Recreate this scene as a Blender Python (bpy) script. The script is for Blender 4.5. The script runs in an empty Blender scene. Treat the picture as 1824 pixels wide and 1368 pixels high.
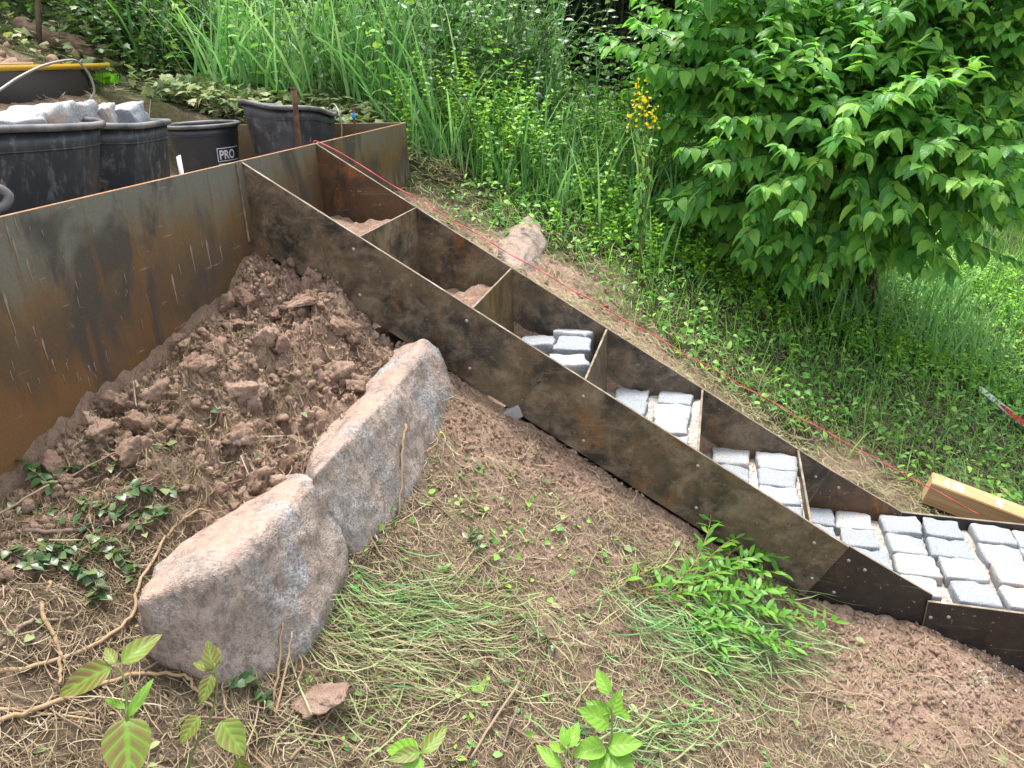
import bpy, bmesh, math
import numpy as np
from mathutils import Vector, Matrix

# ------------------------------------------------------------------ camera, sky, sun, exposure
SC = bpy.context.scene
COL = SC.collection
CAM = np.array([1.37699, -2.08908, 0.26331])
YAW, PITCH, ROLL = math.radians(-15.156), math.radians(23.13), math.radians(-1.959)
FPX, CX, CY = 1370.0, 912.0, 684.0
FW = np.array([math.sin(YAW) * math.cos(PITCH), math.cos(YAW) * math.cos(PITCH), -math.sin(PITCH)])
_R = np.array([math.cos(YAW), -math.sin(YAW), 0.0])
_U = np.cross(_R, FW)
RT = _R * math.cos(ROLL) + _U * math.sin(ROLL)
UP = -_R * math.sin(ROLL) + _U * math.cos(ROLL)

cam = bpy.data.cameras.new('camera')
cam.sensor_width = 36.0
cam.lens = 36.0 * FPX / 1824.0
cam.clip_start = 0.05
cam.clip_end = 500
camo = bpy.data.objects.new('camera', cam)
COL.objects.link(camo)
camo.matrix_world = Matrix(((RT[0], UP[0], -FW[0], CAM[0]), (RT[1], UP[1], -FW[1], CAM[1]),
                            (RT[2], UP[2], -FW[2], CAM[2]), (0, 0, 0, 1)))
SC.camera = camo

SUN_EL, SUN_AZ = math.radians(73), math.radians(-25)     # azimuth measured from +Y (away from camera) towards +X
w = bpy.data.worlds.new('World')
SC.world = w
w.use_nodes = True
wn = w.node_tree
wn.nodes.clear()
sky = wn.nodes.new('ShaderNodeTexSky')
sky.sky_type = 'NISHITA'
sky.sun_disc = False
sky.sun_elevation = SUN_EL
sky.sun_rotation = SUN_AZ
sky.air_density = 1.0
sky.dust_density = 3.0
hsv = wn.nodes.new('ShaderNodeHueSaturation')
hsv.inputs['Saturation'].default_value = 0.35          # thin cloud greys the blue
bg = wn.nodes.new('ShaderNodeBackground')
bg.inputs['Strength'].default_value = 0.15
wo = wn.nodes.new('ShaderNodeOutputWorld')
wn.links.new(sky.outputs[0], hsv.inputs['Color'])
wn.links.new(hsv.outputs[0], bg.inputs['Color'])
wn.links.new(bg.outputs[0], wo.inputs['Surface'])

sl = bpy.data.lights.new('sun', 'SUN')
sl.energy = 1.7
sl.angle = math.radians(18)
sl.color = (1.0, 0.96, 0.9)
so = bpy.data.objects.new('sun', sl)
COL.objects.link(so)
sd = Vector((math.sin(SUN_AZ) * math.cos(SUN_EL), math.cos(SUN_AZ) * math.cos(SUN_EL), math.sin(SUN_EL)))
so.rotation_euler = sd.to_track_quat('Z', 'Y').to_euler()
so.location = (2, 2, 6)

SC.view_settings.view_transform = 'Standard'
SC.view_settings.look = 'None'
SC.view_settings.gamma = 1.0
SC.view_settings.exposure = 1.75
SC.render.engine = 'CYCLES'
SC.cycles.max_bounces = 4
SC.cycles.diffuse_bounces = 3
SC.cycles.glossy_bounces = 2
SC.cycles.transmission_bounces = 3
SC.cycles.transparent_max_bounces = 4

rng = np.random.default_rng(11)
A = np.array

# ------------------------------------------------------------------ helpers: rays, noise, ground height
def ray(px, py):
    return FW + RT * (px - CX) / FPX - UP * (py - CY) / FPX
def at_plane(px, py, ax, v):
    d = ray(px, py)
    return CAM + d * ((v - CAM[ax]) / d[ax])
def at_depth(px, py, dep):
    return CAM + ray(px, py) * dep

def _h(ix, iy, iz, seed):
    n = (ix.astype(np.int64) * 374761393 + iy.astype(np.int64) * 668265263 + iz.astype(np.int64) * 2147483647 + seed * 974634777) & 0xFFFFFFFF
    n = ((n ^ (n >> 13)) * 1274126177) & 0xFFFFFFFF
    n = ((n ^ (n >> 16)) * 2246822519) & 0xFFFFFFFF
    return ((n ^ (n >> 15)) & 0xFFFFFF) / float(0xFFFFFF)
def vnoise(x, y, z=None, seed=0):
    x = np.asarray(x, float); y = np.asarray(y, float)
    z = np.zeros_like(x) if z is None else np.asarray(z, float)
    fx, fy, fz = np.floor(x), np.floor(y), np.floor(z)
    u, v, t = x - fx, y - fy, z - fz
    u, v, t = u * u * (3 - 2 * u), v * v * (3 - 2 * v), t * t * (3 - 2 * t)
    r = 0
    for a in (0, 1):
        for b in (0, 1):
            for c in (0, 1):
                r = r + _h(fx + a, fy + b, fz + c, seed) * (u if a else 1 - u) * (v if b else 1 - v) * (t if c else 1 - t)
    return r * 2 - 1
def fbm(x, y, z=None, oct=4, seed=0, gain=0.5):
    s, a, f = 0, 1.0, 1.0
    for i in range(oct):
        s = s + a * vnoise(x * f + i * 17.3, y * f - i * 9.1, None if z is None else z * f + i * 5.7, seed + i)
        a *= gain; f *= 2.03
    return s
def sst(x, a, b):
    t = np.clip((x - a) / (b - a), 0, 1)
    return t * t * (3 - 2 * t)

K = 0.605          # stringer slope
WID = 0.465        # clear width of the stairs
LEN = 2.08         # where the slope meets the platform
S1, DS = 0.353, 0.34
NEAR_S = [-6, -0.05, 0, 1.72, 1.86, 2.08, 2.364, 3.0, 4.0, 8, 40]
NEAR_Z = [2.2, -.2, -.27, -1.31, -1.325, -1.36, -1.475, -1.75, -2.15, -3.4, -9]
FAR_S = [-40, -6, -4, -2.3, -1.6, -.9, -.3, 0, .3, .7, 1.2, 1.9, 2.4, 3.2, 5, 10, 60]
FAR_Z = [12, 1.9, 1.15, .42, .17, -.02, -.15, -.28, -.40, -.54, -.82, -1.26, -1.40, -1.74, -2.3, -3.4, -9]

def heap_mask(s, t):
    m = sst(s, -.02, .03) * (1 - sst(s, .42, .62)) * sst(t, -1.12, -.75) * (1 - sst(t, .0, .05))
    return m
def soil_mask(s, t):
    """where bare red-brown soil lies (1) rather than dark humus and litter (0)"""
    n = fbm(s * 5, t * 5, oct=3, seed=41) * 1.35
    front = heap_mask(s, t) * 1.2
    strip = sst(s, .45, .6) * (1 - sst(s, 1.25, 1.6)) * sst(t, -.36, -.1) * 1.1
    right = sst(s, 1.5, 1.85) * sst(t, -.62, -.2) * (1 - sst(t, 0, .05)) * 1.3
    mid = sst(s, .55, .7) * (1 - sst(s, 1.1, 1.5)) * sst(t, -1.0, -.6) * (1 - sst(t, -.2, -.1)) * .45
    f1 = sst(t, .45, .5) * (1 - sst(t, 1.0, 1.45)) * sst(s, .0, .1) * (1 - sst(s, .6, 1.1)) * .95
    f2 = np.exp(-(((s - 1.93) / .32) ** 2 + ((t - .78) / .22) ** 2)) * 1.0
    tl = (1 - sst(s, -1.9, -1.7)) * sst(s, -3.2, -2.6) * (1 - sst(t, 1.7, 2.0)) * 1.1
    return np.clip(np.maximum.reduce([front, strip, right, mid, f1, f2, tl]) + n * .28, 0, 1)

def G(s, t, rough=True):
    s = np.asarray(s, float); t = np.asarray(t, float)
    near = np.interp(s, NEAR_S, NEAR_Z) + .18 * np.maximum(t, -2.2) + .03 * np.minimum(t + 2.2, 0)
    far = np.interp(s, FAR_S, FAR_Z) + (.15 * sst(s, -1.5, -.3) + .03) * (np.clip(t, .9, 5) - 1.1) + .02 * np.maximum(t - 5, 0)
    stair = -K * s - .36
    stair = np.where(s > LEN, -K * LEN - .30, stair)
    land = np.full_like(s, -.22)
    hillL = np.interp(s, [-40, -6, -4, -2.3, -1.6, -1.35, -1.2], [12, 1.9, 1.15, .42, .15, .0, -.22])
    z = np.where(t < 0, near, np.where(t < WID, stair, far))
    z = np.where((t >= 0) & (t < WID) & (s > 3.3), near * .5 + far * .5, z)
    zl = np.where(s > -1.2, land, hillL)
    z = np.where((s < -.0045) & (t < 1.325), zl, z)
    if rough:
        hm = np.where((t < 0) & (s > 0), heap_mask(s, t), 0)
        sm = soil_mask(s, t)
        lump = fbm(s * 9, t * 9, oct=3, seed=3)
        r1 = fbm(s * 34, t * 34, oct=3, seed=9)
        rid = 1 - np.abs(fbm(s * 16, t * 16, oct=3, seed=21))
        amp = np.where((t >= 0) & (t < WID) & (s > 0), .3, 1.0)
        nearstr = np.where((t < 0), sst(-t, .0, .12), np.where(t > WID, sst(t - WID, 0, .15), 1))
        z = z + amp * ((.010 + .012 * sm) * lump * nearstr + (.0045 + .005 * sm) * r1)
        z = z + hm * sst(s, .0, .16) * (-.022 + .045 * fbm(s * 7, t * 7, oct=2, seed=5) + .04 * rid) + hm * .02 * r1 * sst(s, .0, .07)
        z = z + np.where((t < 0) & (s >= 0), .012 * r1 * sst(s, .0, .07) * (1 - sst(s, .2, .4)), 0) + np.where(t < 0, .006 * sm * rid, 0)
        z = z - np.where((t < 0) & (s >= 0), .075 * np.exp(-(s / .14) ** 2) * sst(-t, .04, .2), 0)
        z = z - np.where((t < 0), .05 * np.exp(-(((s - .72) / .10) ** 2)) * sst(t, -1.3, -1.0) * (1 - sst(t, -.3, -.1)), 0) * .6
    return z
def Gs(s, t):
    return float(G(A([s]), A([t]))[0])
def at_ground(px, py, lift=0.0):
    d = ray(px, py)
    k = np.arange(.7, 14, .04)
    P = CAM[None] + d[None] * k[:, None]
    hit = np.nonzero(P[:, 2] < G(P[:, 0], P[:, 1], False) + .06)[0]
    k0 = k[hit[0]] - .05 if len(hit) else 13.9
    k = np.arange(k0, k0 + .6, .006)
    P = CAM[None] + d[None] * k[:, None]
    hit = np.nonzero(P[:, 2] < G(P[:, 0], P[:, 1]) + lift)[0]
    return P[hit[0] if len(hit) else -1]

# ------------------------------------------------------------------ helpers: meshes and objects
def newmesh(name, V, F, mats=(), lv=None, smooth=True, midx=None):
    """V (n,3); F array (m,k) or list of such arrays"""
    Fs = F if isinstance(F, list) else [F]
    Fs = [np.asarray(f, np.int32) for f in Fs if len(f)]
    me = bpy.data.meshes.new(name)
    V = np.asarray(V, np.float32)
    me.vertices.add(len(V))
    me.vertices.foreach_set('co', V.ravel())
    loops = np.concatenate([f.ravel() for f in Fs])
    cnt = np.concatenate([np.full(len(f), f.shape[1], np.int32) for f in Fs])
    st = np.concatenate([[0], np.cumsum(cnt)[:-1]]).astype(np.int32)
    me.loops.add(len(loops))
    me.loops.foreach_set('vertex_index', loops)
    me.polygons.add(len(cnt))
    me.polygons.foreach_set('loop_start', st)
    me.polygons.foreach_set('loop_total', cnt)
    if smooth:
        me.polygons.foreach_set('use_smooth', np.ones(len(cnt), bool))
    for m in mats:
        me.materials.append(m)
    if midx is not None:
        me.polygons.foreach_set('material_index', np.asarray(midx, np.int32))
    if lv is not None:
        a = me.attributes.new('lv', 'FLOAT_COLOR', 'POINT')
        lv = np.asarray(lv, np.float32)
        if lv.shape[1] == 3:
            lv = np.concatenate([lv, np.ones((len(lv), 1), np.float32)], 1)
        a.data.foreach_set('color', lv.ravel())
    me.update(calc_edges=True)
    return me
def obj(name, me, parent=None, label=None, cat=None, group=None, kind=None, loc=None):
    o = bpy.data.objects.new(name, me)
    COL.objects.link(o)
    if parent is not None:
        o.parent = parent
    if loc is not None:
        o.location = loc
    if label: o['label'] = label
    if cat: o['category'] = cat
    if group: o['group'] = group
    if kind: o['kind'] = kind
    return o
def empty(name, loc, label, cat, group=None):
    o = obj(name, None, None, label, cat, group)
    o.location = Vector([float(v) for v in loc])
    o.empty_display_size = .1
    return o
def child(name, V, F, parent, mats, **kw):
    """a part given in world coordinates, re-expressed in its (unrotated) parent's frame"""
    off = wloc(parent)
    kw2 = {k: kw.pop(k) for k in ('lv', 'smooth', 'midx') if k in kw}
    return obj(name, newmesh(name, np.asarray(V) - off[None], F, mats, **kw2), parent, **kw)
def wloc(o):
    l = A([0., 0., 0.])
    while o is not None:
        l = l + A(o.location); o = o.parent
    return l

def tube(P, R, n=6, cap=True, rough=0.0, seed=0):
    """tube along polyline P (m,3) with radii R (m,)"""
    P = np.asarray(P, float); m = len(P)
    R = np.full(m, R) if np.isscalar(R) else np.asarray(R, float)
    T = np.gradient(P, axis=0); T /= np.linalg.norm(T, axis=1)[:, None] + 1e-9
    ref = A([0, 0, 1.]) if abs(T[0] @ A([0, 0, 1.])) < .9 else A([1., 0, 0])
    V = []
    Nn = np.cross(T[0], ref); Nn /= np.linalg.norm(Nn)
    for i in range(m):
        Nn = Nn - T[i] * (Nn @ T[i]); Nn /= np.linalg.norm(Nn) + 1e-9
        B = np.cross(T[i], Nn)
        a = np.arange(n) / n * 2 * math.pi
        rr = R[i] * (1 + (rough * (rng.random(n) - .5) if rough else 0))
        V.append(P[i] + (np.cos(a) * rr)[:, None] * Nn + (np.sin(a) * rr)[:, None] * B)
    V = np.concatenate(V)
    F = []
    for i in range(m - 1):
        for j in range(n):
            F.append((i * n + j, i * n + (j + 1) % n, (i + 1) * n + (j + 1) % n, (i + 1) * n + j))
    F = [A(F)]
    if cap:
        c0, c1 = len(V), len(V) + 1
        V = np.concatenate([V, P[:1], P[-1:]])
        tr = [(c0, (j + 1) % n, j) for j in range(n)] + [(c1, (m - 1) * n + j, (m - 1) * n + (j + 1) % n) for j in range(n)]
        F.append(A(tr))
    return V, F
def smoothline(pts, n=5):
    """Catmull-Rom through pts"""
    pts = A(pts, float)
    if len(pts) < 3: 
        return A([pts[0] + (pts[-1] - pts[0]) * i / n for i in range(n + 1)])
    Q = np.concatenate([[2 * pts[0] - pts[1]], pts, [2 * pts[-1] - pts[-2]]])
    out = []
    for i in range(1, len(Q) - 2):
        for j in range(n):
            t = j / n
            out.append(.5 * ((2 * Q[i]) + (-Q[i - 1] + Q[i + 1]) * t + (2 * Q[i - 1] - 5 * Q[i] + 4 * Q[i + 1] - Q[i + 2]) * t * t + (-Q[i - 1] + 3 * Q[i] - 3 * Q[i + 1] + Q[i + 2]) * t ** 3))
    out.append(pts[-1])
    return A(out)
def join(parts):
    """parts: list of (V, [F...]) -> V, [F...]"""
    V, F, o = [], {}, 0
    for v, fs in parts:
        V.append(v)
        for f in (fs if isinstance(fs, list) else [fs]):
            F.setdefault(f.shape[1], []).append(f + o)
        o += len(v)
    return np.concatenate(V), [np.concatenate(f) for f in F.values()]
def box(c, h, rotz=0, M=None):
    c = A(c, float)
    V = A([[x, y, z] for x in (-1, 1) for y in (-1, 1) for z in (-1, 1)], float) * A(h)
    if M is not None: V = V @ np.asarray(M).T
    if rotz:
        cs, sn = math.cos(rotz), math.sin(rotz)
        V = np.stack([V[:, 0] * cs - V[:, 1] * sn, V[:, 0] * sn + V[:, 1] * cs, V[:, 2]], 1)
    F = A([(0, 1, 3, 2), (4, 6, 7, 5), (0, 4, 5, 1), (2, 3, 7, 6), (0, 2, 6, 4), (1, 5, 7, 3)])
    return V + c, [F]
def frame(d, up):
    d = np.asarray(d, float); d = d / (np.linalg.norm(d, axis=-1, keepdims=True) + 1e-9)
    x = np.cross(d, up); x = x / (np.linalg.norm(x, axis=-1, keepdims=True) + 1e-9)
    z = np.cross(x, d)
    return x, d, z
def leaf_template(ns=5, wid=.5, fold=.12, droop=.25, tip=.0, shape='ovate'):
    """leaf of length 1 along +y, faces +z; returns V, F, uv"""
    v = np.linspace(0, 1, ns)
    if shape == 'ovate':
        w = np.sin(np.pi * np.clip(v, 0, 1) ** .72) ** .8 * wid * (1 - .15 * v)
    elif shape == 'lance':
        w = np.sin(np.pi * v) ** .9 * wid
    else:
        w = np.sin(np.pi * v ** .6) ** .6 * wid
    w[0] = .015; w[-1] = .004
    V, uv = [], []
    for i in range(ns):
        z0 = -droop * v[i] ** 2
        for u in (-1, -.5, 0, .5, 1) if ns > 6 else (-1, 0, 1):
            V.append((u * w[i] * .5, v[i] * (1 - .25 * droop * v[i]), z0 + fold * abs(u) * w[i]))
            uv.append(((u + 1) / 2, v[i]))
    k = 5 if ns > 6 else 3
    F = [(i * k + j, i * k + j + 1, (i + 1) * k + j + 1, (i + 1) * k + j) for i in range(ns - 1) for j in range(k - 1)]
    return A(V), A(F), A(uv)
def scatter(tpls, pos, X, Y, Z, scale, rnd, sx=None):
    """joined copies of templates; X,Y,Z (n,3) axes; returns V,F,lv"""
    n = len(pos)
    which = rng.integers(0, len(tpls), n)
    Vs, Fs, Ls, o = [], [], [], 0
    for k, (tv, tf, tuv) in enumerate(tpls):
        ii = np.nonzero(which == k)[0]
        if not len(ii): continue
        s = scale[ii][:, None, None]
        wx = s if sx is None else s * sx[ii][:, None, None]
        V = pos[ii][:, None] + X[ii][:, None] * tv[None, :, 0:1] * wx + Y[ii][:, None] * tv[None, :, 1:2] * s + Z[ii][:, None] * tv[None, :, 2:3] * s
        lv = np.concatenate([np.broadcast_to(tuv[None], (len(ii),) + tuv.shape), np.broadcast_to(rnd[ii][:, None, None], (len(ii), len(tv), 1))], 2)
        F = tf[None] + (np.arange(len(ii)) * len(tv))[:, None, None] + o
        o += len(ii) * len(tv)
        Vs.append(V.reshape(-1, 3)); Fs.append(F.reshape(-1, tf.shape[1])); Ls.append(lv.reshape(-1, 3))
    return np.concatenate(Vs), np.concatenate(Fs), np.concatenate(Ls)
def blades(pos, h, az, lean, bend, wid, rnd, ns=5, twist=None):
    """grass blades: pos (n,3); p(v)=base + up*h*(v-bend*v^2*.6) + dir*h*(lean*v+bend*v^2)"""
    n = len(pos)
    v = np.linspace(0, 1, ns)[None, :, None]
    d = np.stack([np.cos(az), np.sin(az), np.zeros(n)], 1)[:, None]
    hh = h[:, None, None]; L = lean[:, None, None]; B = bend[:, None, None]
    c = pos[:, None] + A([0, 0, 1.]) * hh * (v * np.sqrt(np.clip(1 - L ** 2, .05, 1)) - .75 * B * v ** 2.2) + d * hh * (L * v + .75 * B * v ** 2)
    ta = az + math.pi / 2 + (0 if twist is None else twist)
    side = np.stack([np.cos(ta), np.sin(ta), np.zeros(n)], 1)[:, None]
    ww = wid[:, None, None] * .5 * np.clip(1.15 - v ** 1.6 * 1.12, .03, 1) * np.clip(.55 + v * 3, 0, 1)
    V = np.stack([c - side * ww, c + side * ww], 2).reshape(n, ns * 2, 3)
    F = A([(2 * i, 2 * i + 1, 2 * i + 3, 2 * i + 2) for i in range(ns - 1)])
    F = (F[None] + (np.arange(n) * ns * 2)[:, None, None]).reshape(-1, 4)
    lv = np.zeros((n, ns * 2, 3)); lv[:, 0::2, 0] = 0; lv[:, 1::2, 0] = 1
    lv[:, :, 1] = np.repeat(np.linspace(0, 1, ns), 2)[None]; lv[:, :, 2] = rnd[:, None]
    return V.reshape(-1, 3), F, lv.reshape(-1, 3)
def strips(P0, dirv, length, wid, rnd, curve, ns=4, follow=.004, jitter=.006):
    """litter: thin strips lying on the ground, following it. P0 (n,2), dirv angle"""
    n = len(P0)
    v = np.linspace(-.5, .5, ns)[None]
    a = dirv[:, None] + curve[:, None] * v
    x = P0[:, 0:1] + np.cos(a) * length[:, None] * v
    y = P0[:, 1:2] + np.sin(a) * length[:, None] * v
    fr_ = ((P0[:, 1] < 0) & (P0[:, 0] > 0))[:, None]; bk_ = ((P0[:, 1] > WID) & (P0[:, 0] > 0))[:, None]; ld_ = ((P0[:, 1] > 1.33) & (P0[:, 0] <= 0))[:, None]
    x = np.where(fr_, np.maximum(x, .008), x); y = np.where(fr_, np.minimum(y, -.018), y)
    y = np.where(bk_, np.maximum(y, WID + .018), y); y = np.where(ld_, np.maximum(y, 1.342), y)
    x = np.where(bk_ & (y < 1.35), np.maximum(x, .008), x)
    z = G(x.ravel(), y.ravel()).reshape(n, ns) + follow + rng.random((n, 1)) * jitter + (rng.random((n, ns)) - .3) * min(jitter, .012) * .5
    # stay a real object: bridging small hollows
    z = np.maximum(z, (z[:, :1] + z[:, -1:]) * .5 - .004)
    side = np.stack([-np.sin(a), np.cos(a), (rng.random((n, 1)) - .5) * 1.2 * np.ones((1, ns))], 2)
    side /= np.linalg.norm(side, axis=2, keepdims=True)
    c = np.stack([x, y, z], 2)
    ww = wid[:, None, None] * .5 * np.ones((1, ns, 1)); ww = ww * A([.3] + [1] * (ns - 2) + [.1])[None, :, None]
    V = np.stack([c - side * ww, c + side * ww], 2).reshape(n, ns * 2, 3)
    F = A([(2 * i, 2 * i + 1, 2 * i + 3, 2 * i + 2) for i in range(ns - 1)])
    F = (F[None] + (np.arange(n) * ns * 2)[:, None, None]).reshape(-1, 4)
    lv = np.zeros((n, ns * 2, 3)); lv[:, 0::2, 0] = 0; lv[:, 1::2, 0] = 1
    lv[:, :, 1] = np.repeat(np.linspace(0, 1, ns), 2)[None]; lv[:, :, 2] = rnd[:, None]
    return V.reshape(-1, 3), F, lv.reshape(-1, 3)
def cat(parts):
    V, F, L, o = [], [], [], 0
    for v, f, l in parts:
        V.append(v); F.append(f + o); L.append(l); o += len(v)
    return np.concatenate(V), np.concatenate(F), np.concatenate(L)

# ------------------------------------------------------------------ materials
class M:
    def __init__(s, name):
        s.m = bpy.data.materials.new(name); s.m.use_nodes = True
        s.t = s.m.node_tree; s.n = s.t.nodes; s.b = s.n['Principled BSDF']; s.out = s.n['Material Output']
        s.tc = None
    def node(s, ty, **kw):
        n = s.n.new('ShaderNode' + ty)
        for k, v in kw.items():
            if k.startswith('i_'):
                s.put(n.inputs[k[2:]], v)
            elif k.startswith('n'): s.put(n.inputs[int(k[1:])], v)
            else: setattr(n, k, v)
        return n
    def put(s, inp, v):
        if hasattr(v, 'is_output') or isinstance(v, bpy.types.NodeSocket): s.t.links.new(v, inp)
        else:
            if isinstance(v, tuple) and len(v) == 3 and inp.type == 'RGBA': v = v + (1,)
            inp.default_value = v
    def co(s, scale=(1, 1, 1), which='Object', rot=(0, 0, 0)):
        if s.tc is None: s.tc = s.n.new('ShaderNodeTexCoord')
        mp = s.n.new('ShaderNodeMapping')
        s.t.links.new(s.tc.outputs[which], mp.inputs['Vector'])
        mp.inputs['Scale'].default_value = scale; mp.inputs['Rotation'].default_value = rot
        return mp.outputs[0]
    def noise(s, scale, detail=5, rough=.6, vec=None, dist=0):
        n = s.n.new('ShaderNodeTexNoise')
        s.put(n.inputs['Vector'], vec if vec is not None else s.co())
        n.inputs['Scale'].default_value = scale; n.inputs['Detail'].default_value = detail
        n.inputs['Roughness'].default_value = rough; n.inputs['Distortion'].default_value = dist
        return n.outputs['Fac']
    def vor(s, scale, vec=None, feature='F1', out='Distance'):
        n = s.n.new('ShaderNodeTexVoronoi'); n.feature = feature
        s.put(n.inputs['Vector'], vec if vec is not None else s.co()); n.inputs['Scale'].default_value = scale
        return n.outputs[out]
    def ramp(s, fac, stops, interp='LINEAR'):
        r = s.n.new('ShaderNodeValToRGB'); r.color_ramp.interpolation = interp
        e = r.color_ramp.elements
        while len(e) < len(stops): e.new(.5)
        for q, (p, c) in zip(e, stops):
            q.position = p; q.color = (c, c, c, 1) if not isinstance(c, tuple) else c + (1,)
        s.put(r.inputs[0], fac)
        return r.outputs[0]
    def mix(s, fac, a, b, blend='MIX'):
        x = s.n.new('ShaderNodeMix'); x.data_type = 'RGBA'; x.blend_type = blend
        s.put(x.inputs['Factor'], fac); s.put(x.inputs['A'] if False else x.inputs[6], a); s.put(x.inputs[7], b)
        return x.outputs[2]
    def math(s, op, a, b=0.0, clamp=False):
        x = s.n.new('ShaderNodeMath'); x.operation = op; x.use_clamp = clamp
        s.put(x.inputs[0], a); s.put(x.inputs[1], b)
        return x.outputs[0]
    def sep(s, v):
        x = s.n.new('ShaderNodeSeparateXYZ'); s.put(x.inputs[0], v); return x.outputs
    def attr(s, name='lv'):
        x = s.n.new('ShaderNodeAttribute'); x.attribute_name = name
        return s.sep(x.outputs['Vector'])
    def orand(s):
        return s.n.new('ShaderNodeObjectInfo').outputs['Random']
    def bump(s, h, strength=.5, dist=.01):
        b = s.n.new('ShaderNodeBump'); s.put(b.inputs['Height'], h)
        b.inputs['Strength'].default_value = strength; b.inputs['Distance'].default_value = dist
        s.t.links.new(b.outputs[0], s.b.inputs['Normal'])
    def fin(s, col, rough=.8, spec=.3, metal=0.0):
        s.put(s.b.inputs['Base Color'], col); s.put(s.b.inputs['Roughness'], rough)
        s.put(s.b.inputs['Specular IOR Level'], spec); s.put(s.b.inputs['Metallic'], metal)
        return s.m
    def translucent(s, col, fac):
        tr = s.n.new('ShaderNodeBsdfTranslucent'); s.put(tr.inputs['Color'], col)
        mx = s.n.new('ShaderNodeMixShader'); s.put(mx.inputs[0], fac)
        s.t.links.new(s.b.outputs[0], mx.inputs[1]); s.t.links.new(tr.outputs[0], mx.inputs[2])
        s.t.links.new(mx.outputs[0], s.out.inputs['Surface'])

def leaf_mat(name, cols, trans=.35, rough=.42, vein=None, blush=None, spec=.35, nv=6, tcol=None, gain=1.0):
    m = M(name)
    u, v, r = m.attr()
    rr = m.math('FRACT', m.math('ADD', r, m.orand()))
    st = [(i / max(1, len(cols) - 1), tuple(min(.85, q * gain) for q in c)) for i, c in enumerate(cols)]
    col = m.ramp(rr, st)
    n = m.noise(30, 3)
    col = m.mix(m.math('MULTIPLY', n, .45), col, m.mix(1.0, col, (.55, .6, .5), 'MULTIPLY'))
    if blush:
        au = m.math('ABSOLUTE', m.math('SUBTRACT', u, .5))
        q = m.math('SUBTRACT', m.math('MULTIPLY', v, nv), m.math('MULTIPLY', au, 3.2))
        sn = m.math('ABSOLUTE', m.math('SUBTRACT', m.math('FRACT', q), .5))      # 0.5 at the vein, 0 between
        inter = m.ramp(sn, [(.0, 1.0), (.34, .75), (.47, 0.0)])
        mid = m.ramp(au, [(0.0, 0.0), (.03, .15), (.09, 1.0)])
        bl = m.math('MULTIPLY', m.math('MULTIPLY', inter, mid), m.ramp(m.noise(14, 3), [(.3, .25), (.6, .9)]))
        col = m.mix(bl, col, blush)
        m.bump(m.math('MULTIPLY', sn, -1.0), .5, .002)
    elif vein:
        au = m.math('ABSOLUTE', m.math('SUBTRACT', u, .5))
        mid = m.ramp(au, [(0.0, 1.0), (.05, 0.0)])
        q = m.math('SUBTRACT', m.math('MULTIPLY', v, nv), m.math('MULTIPLY', au, 3.0))
        sn = m.math('ABSOLUTE', m.math('SUBTRACT', m.math('FRACT', q), .5))
        sv = m.ramp(sn, [(.40, 0.0), (.5, .55)])
        col = m.mix(m.math('MAXIMUM', mid, sv), col, vein)
        m.bump(m.math('MULTIPLY', sn, -1.0), .45, .003)
    m.fin(col, rough, spec)
    m.translucent(m.mix(1.0, col, tcol or (1.15, 1.2, .7), 'MULTIPLY'), trans)
    return m.m

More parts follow.
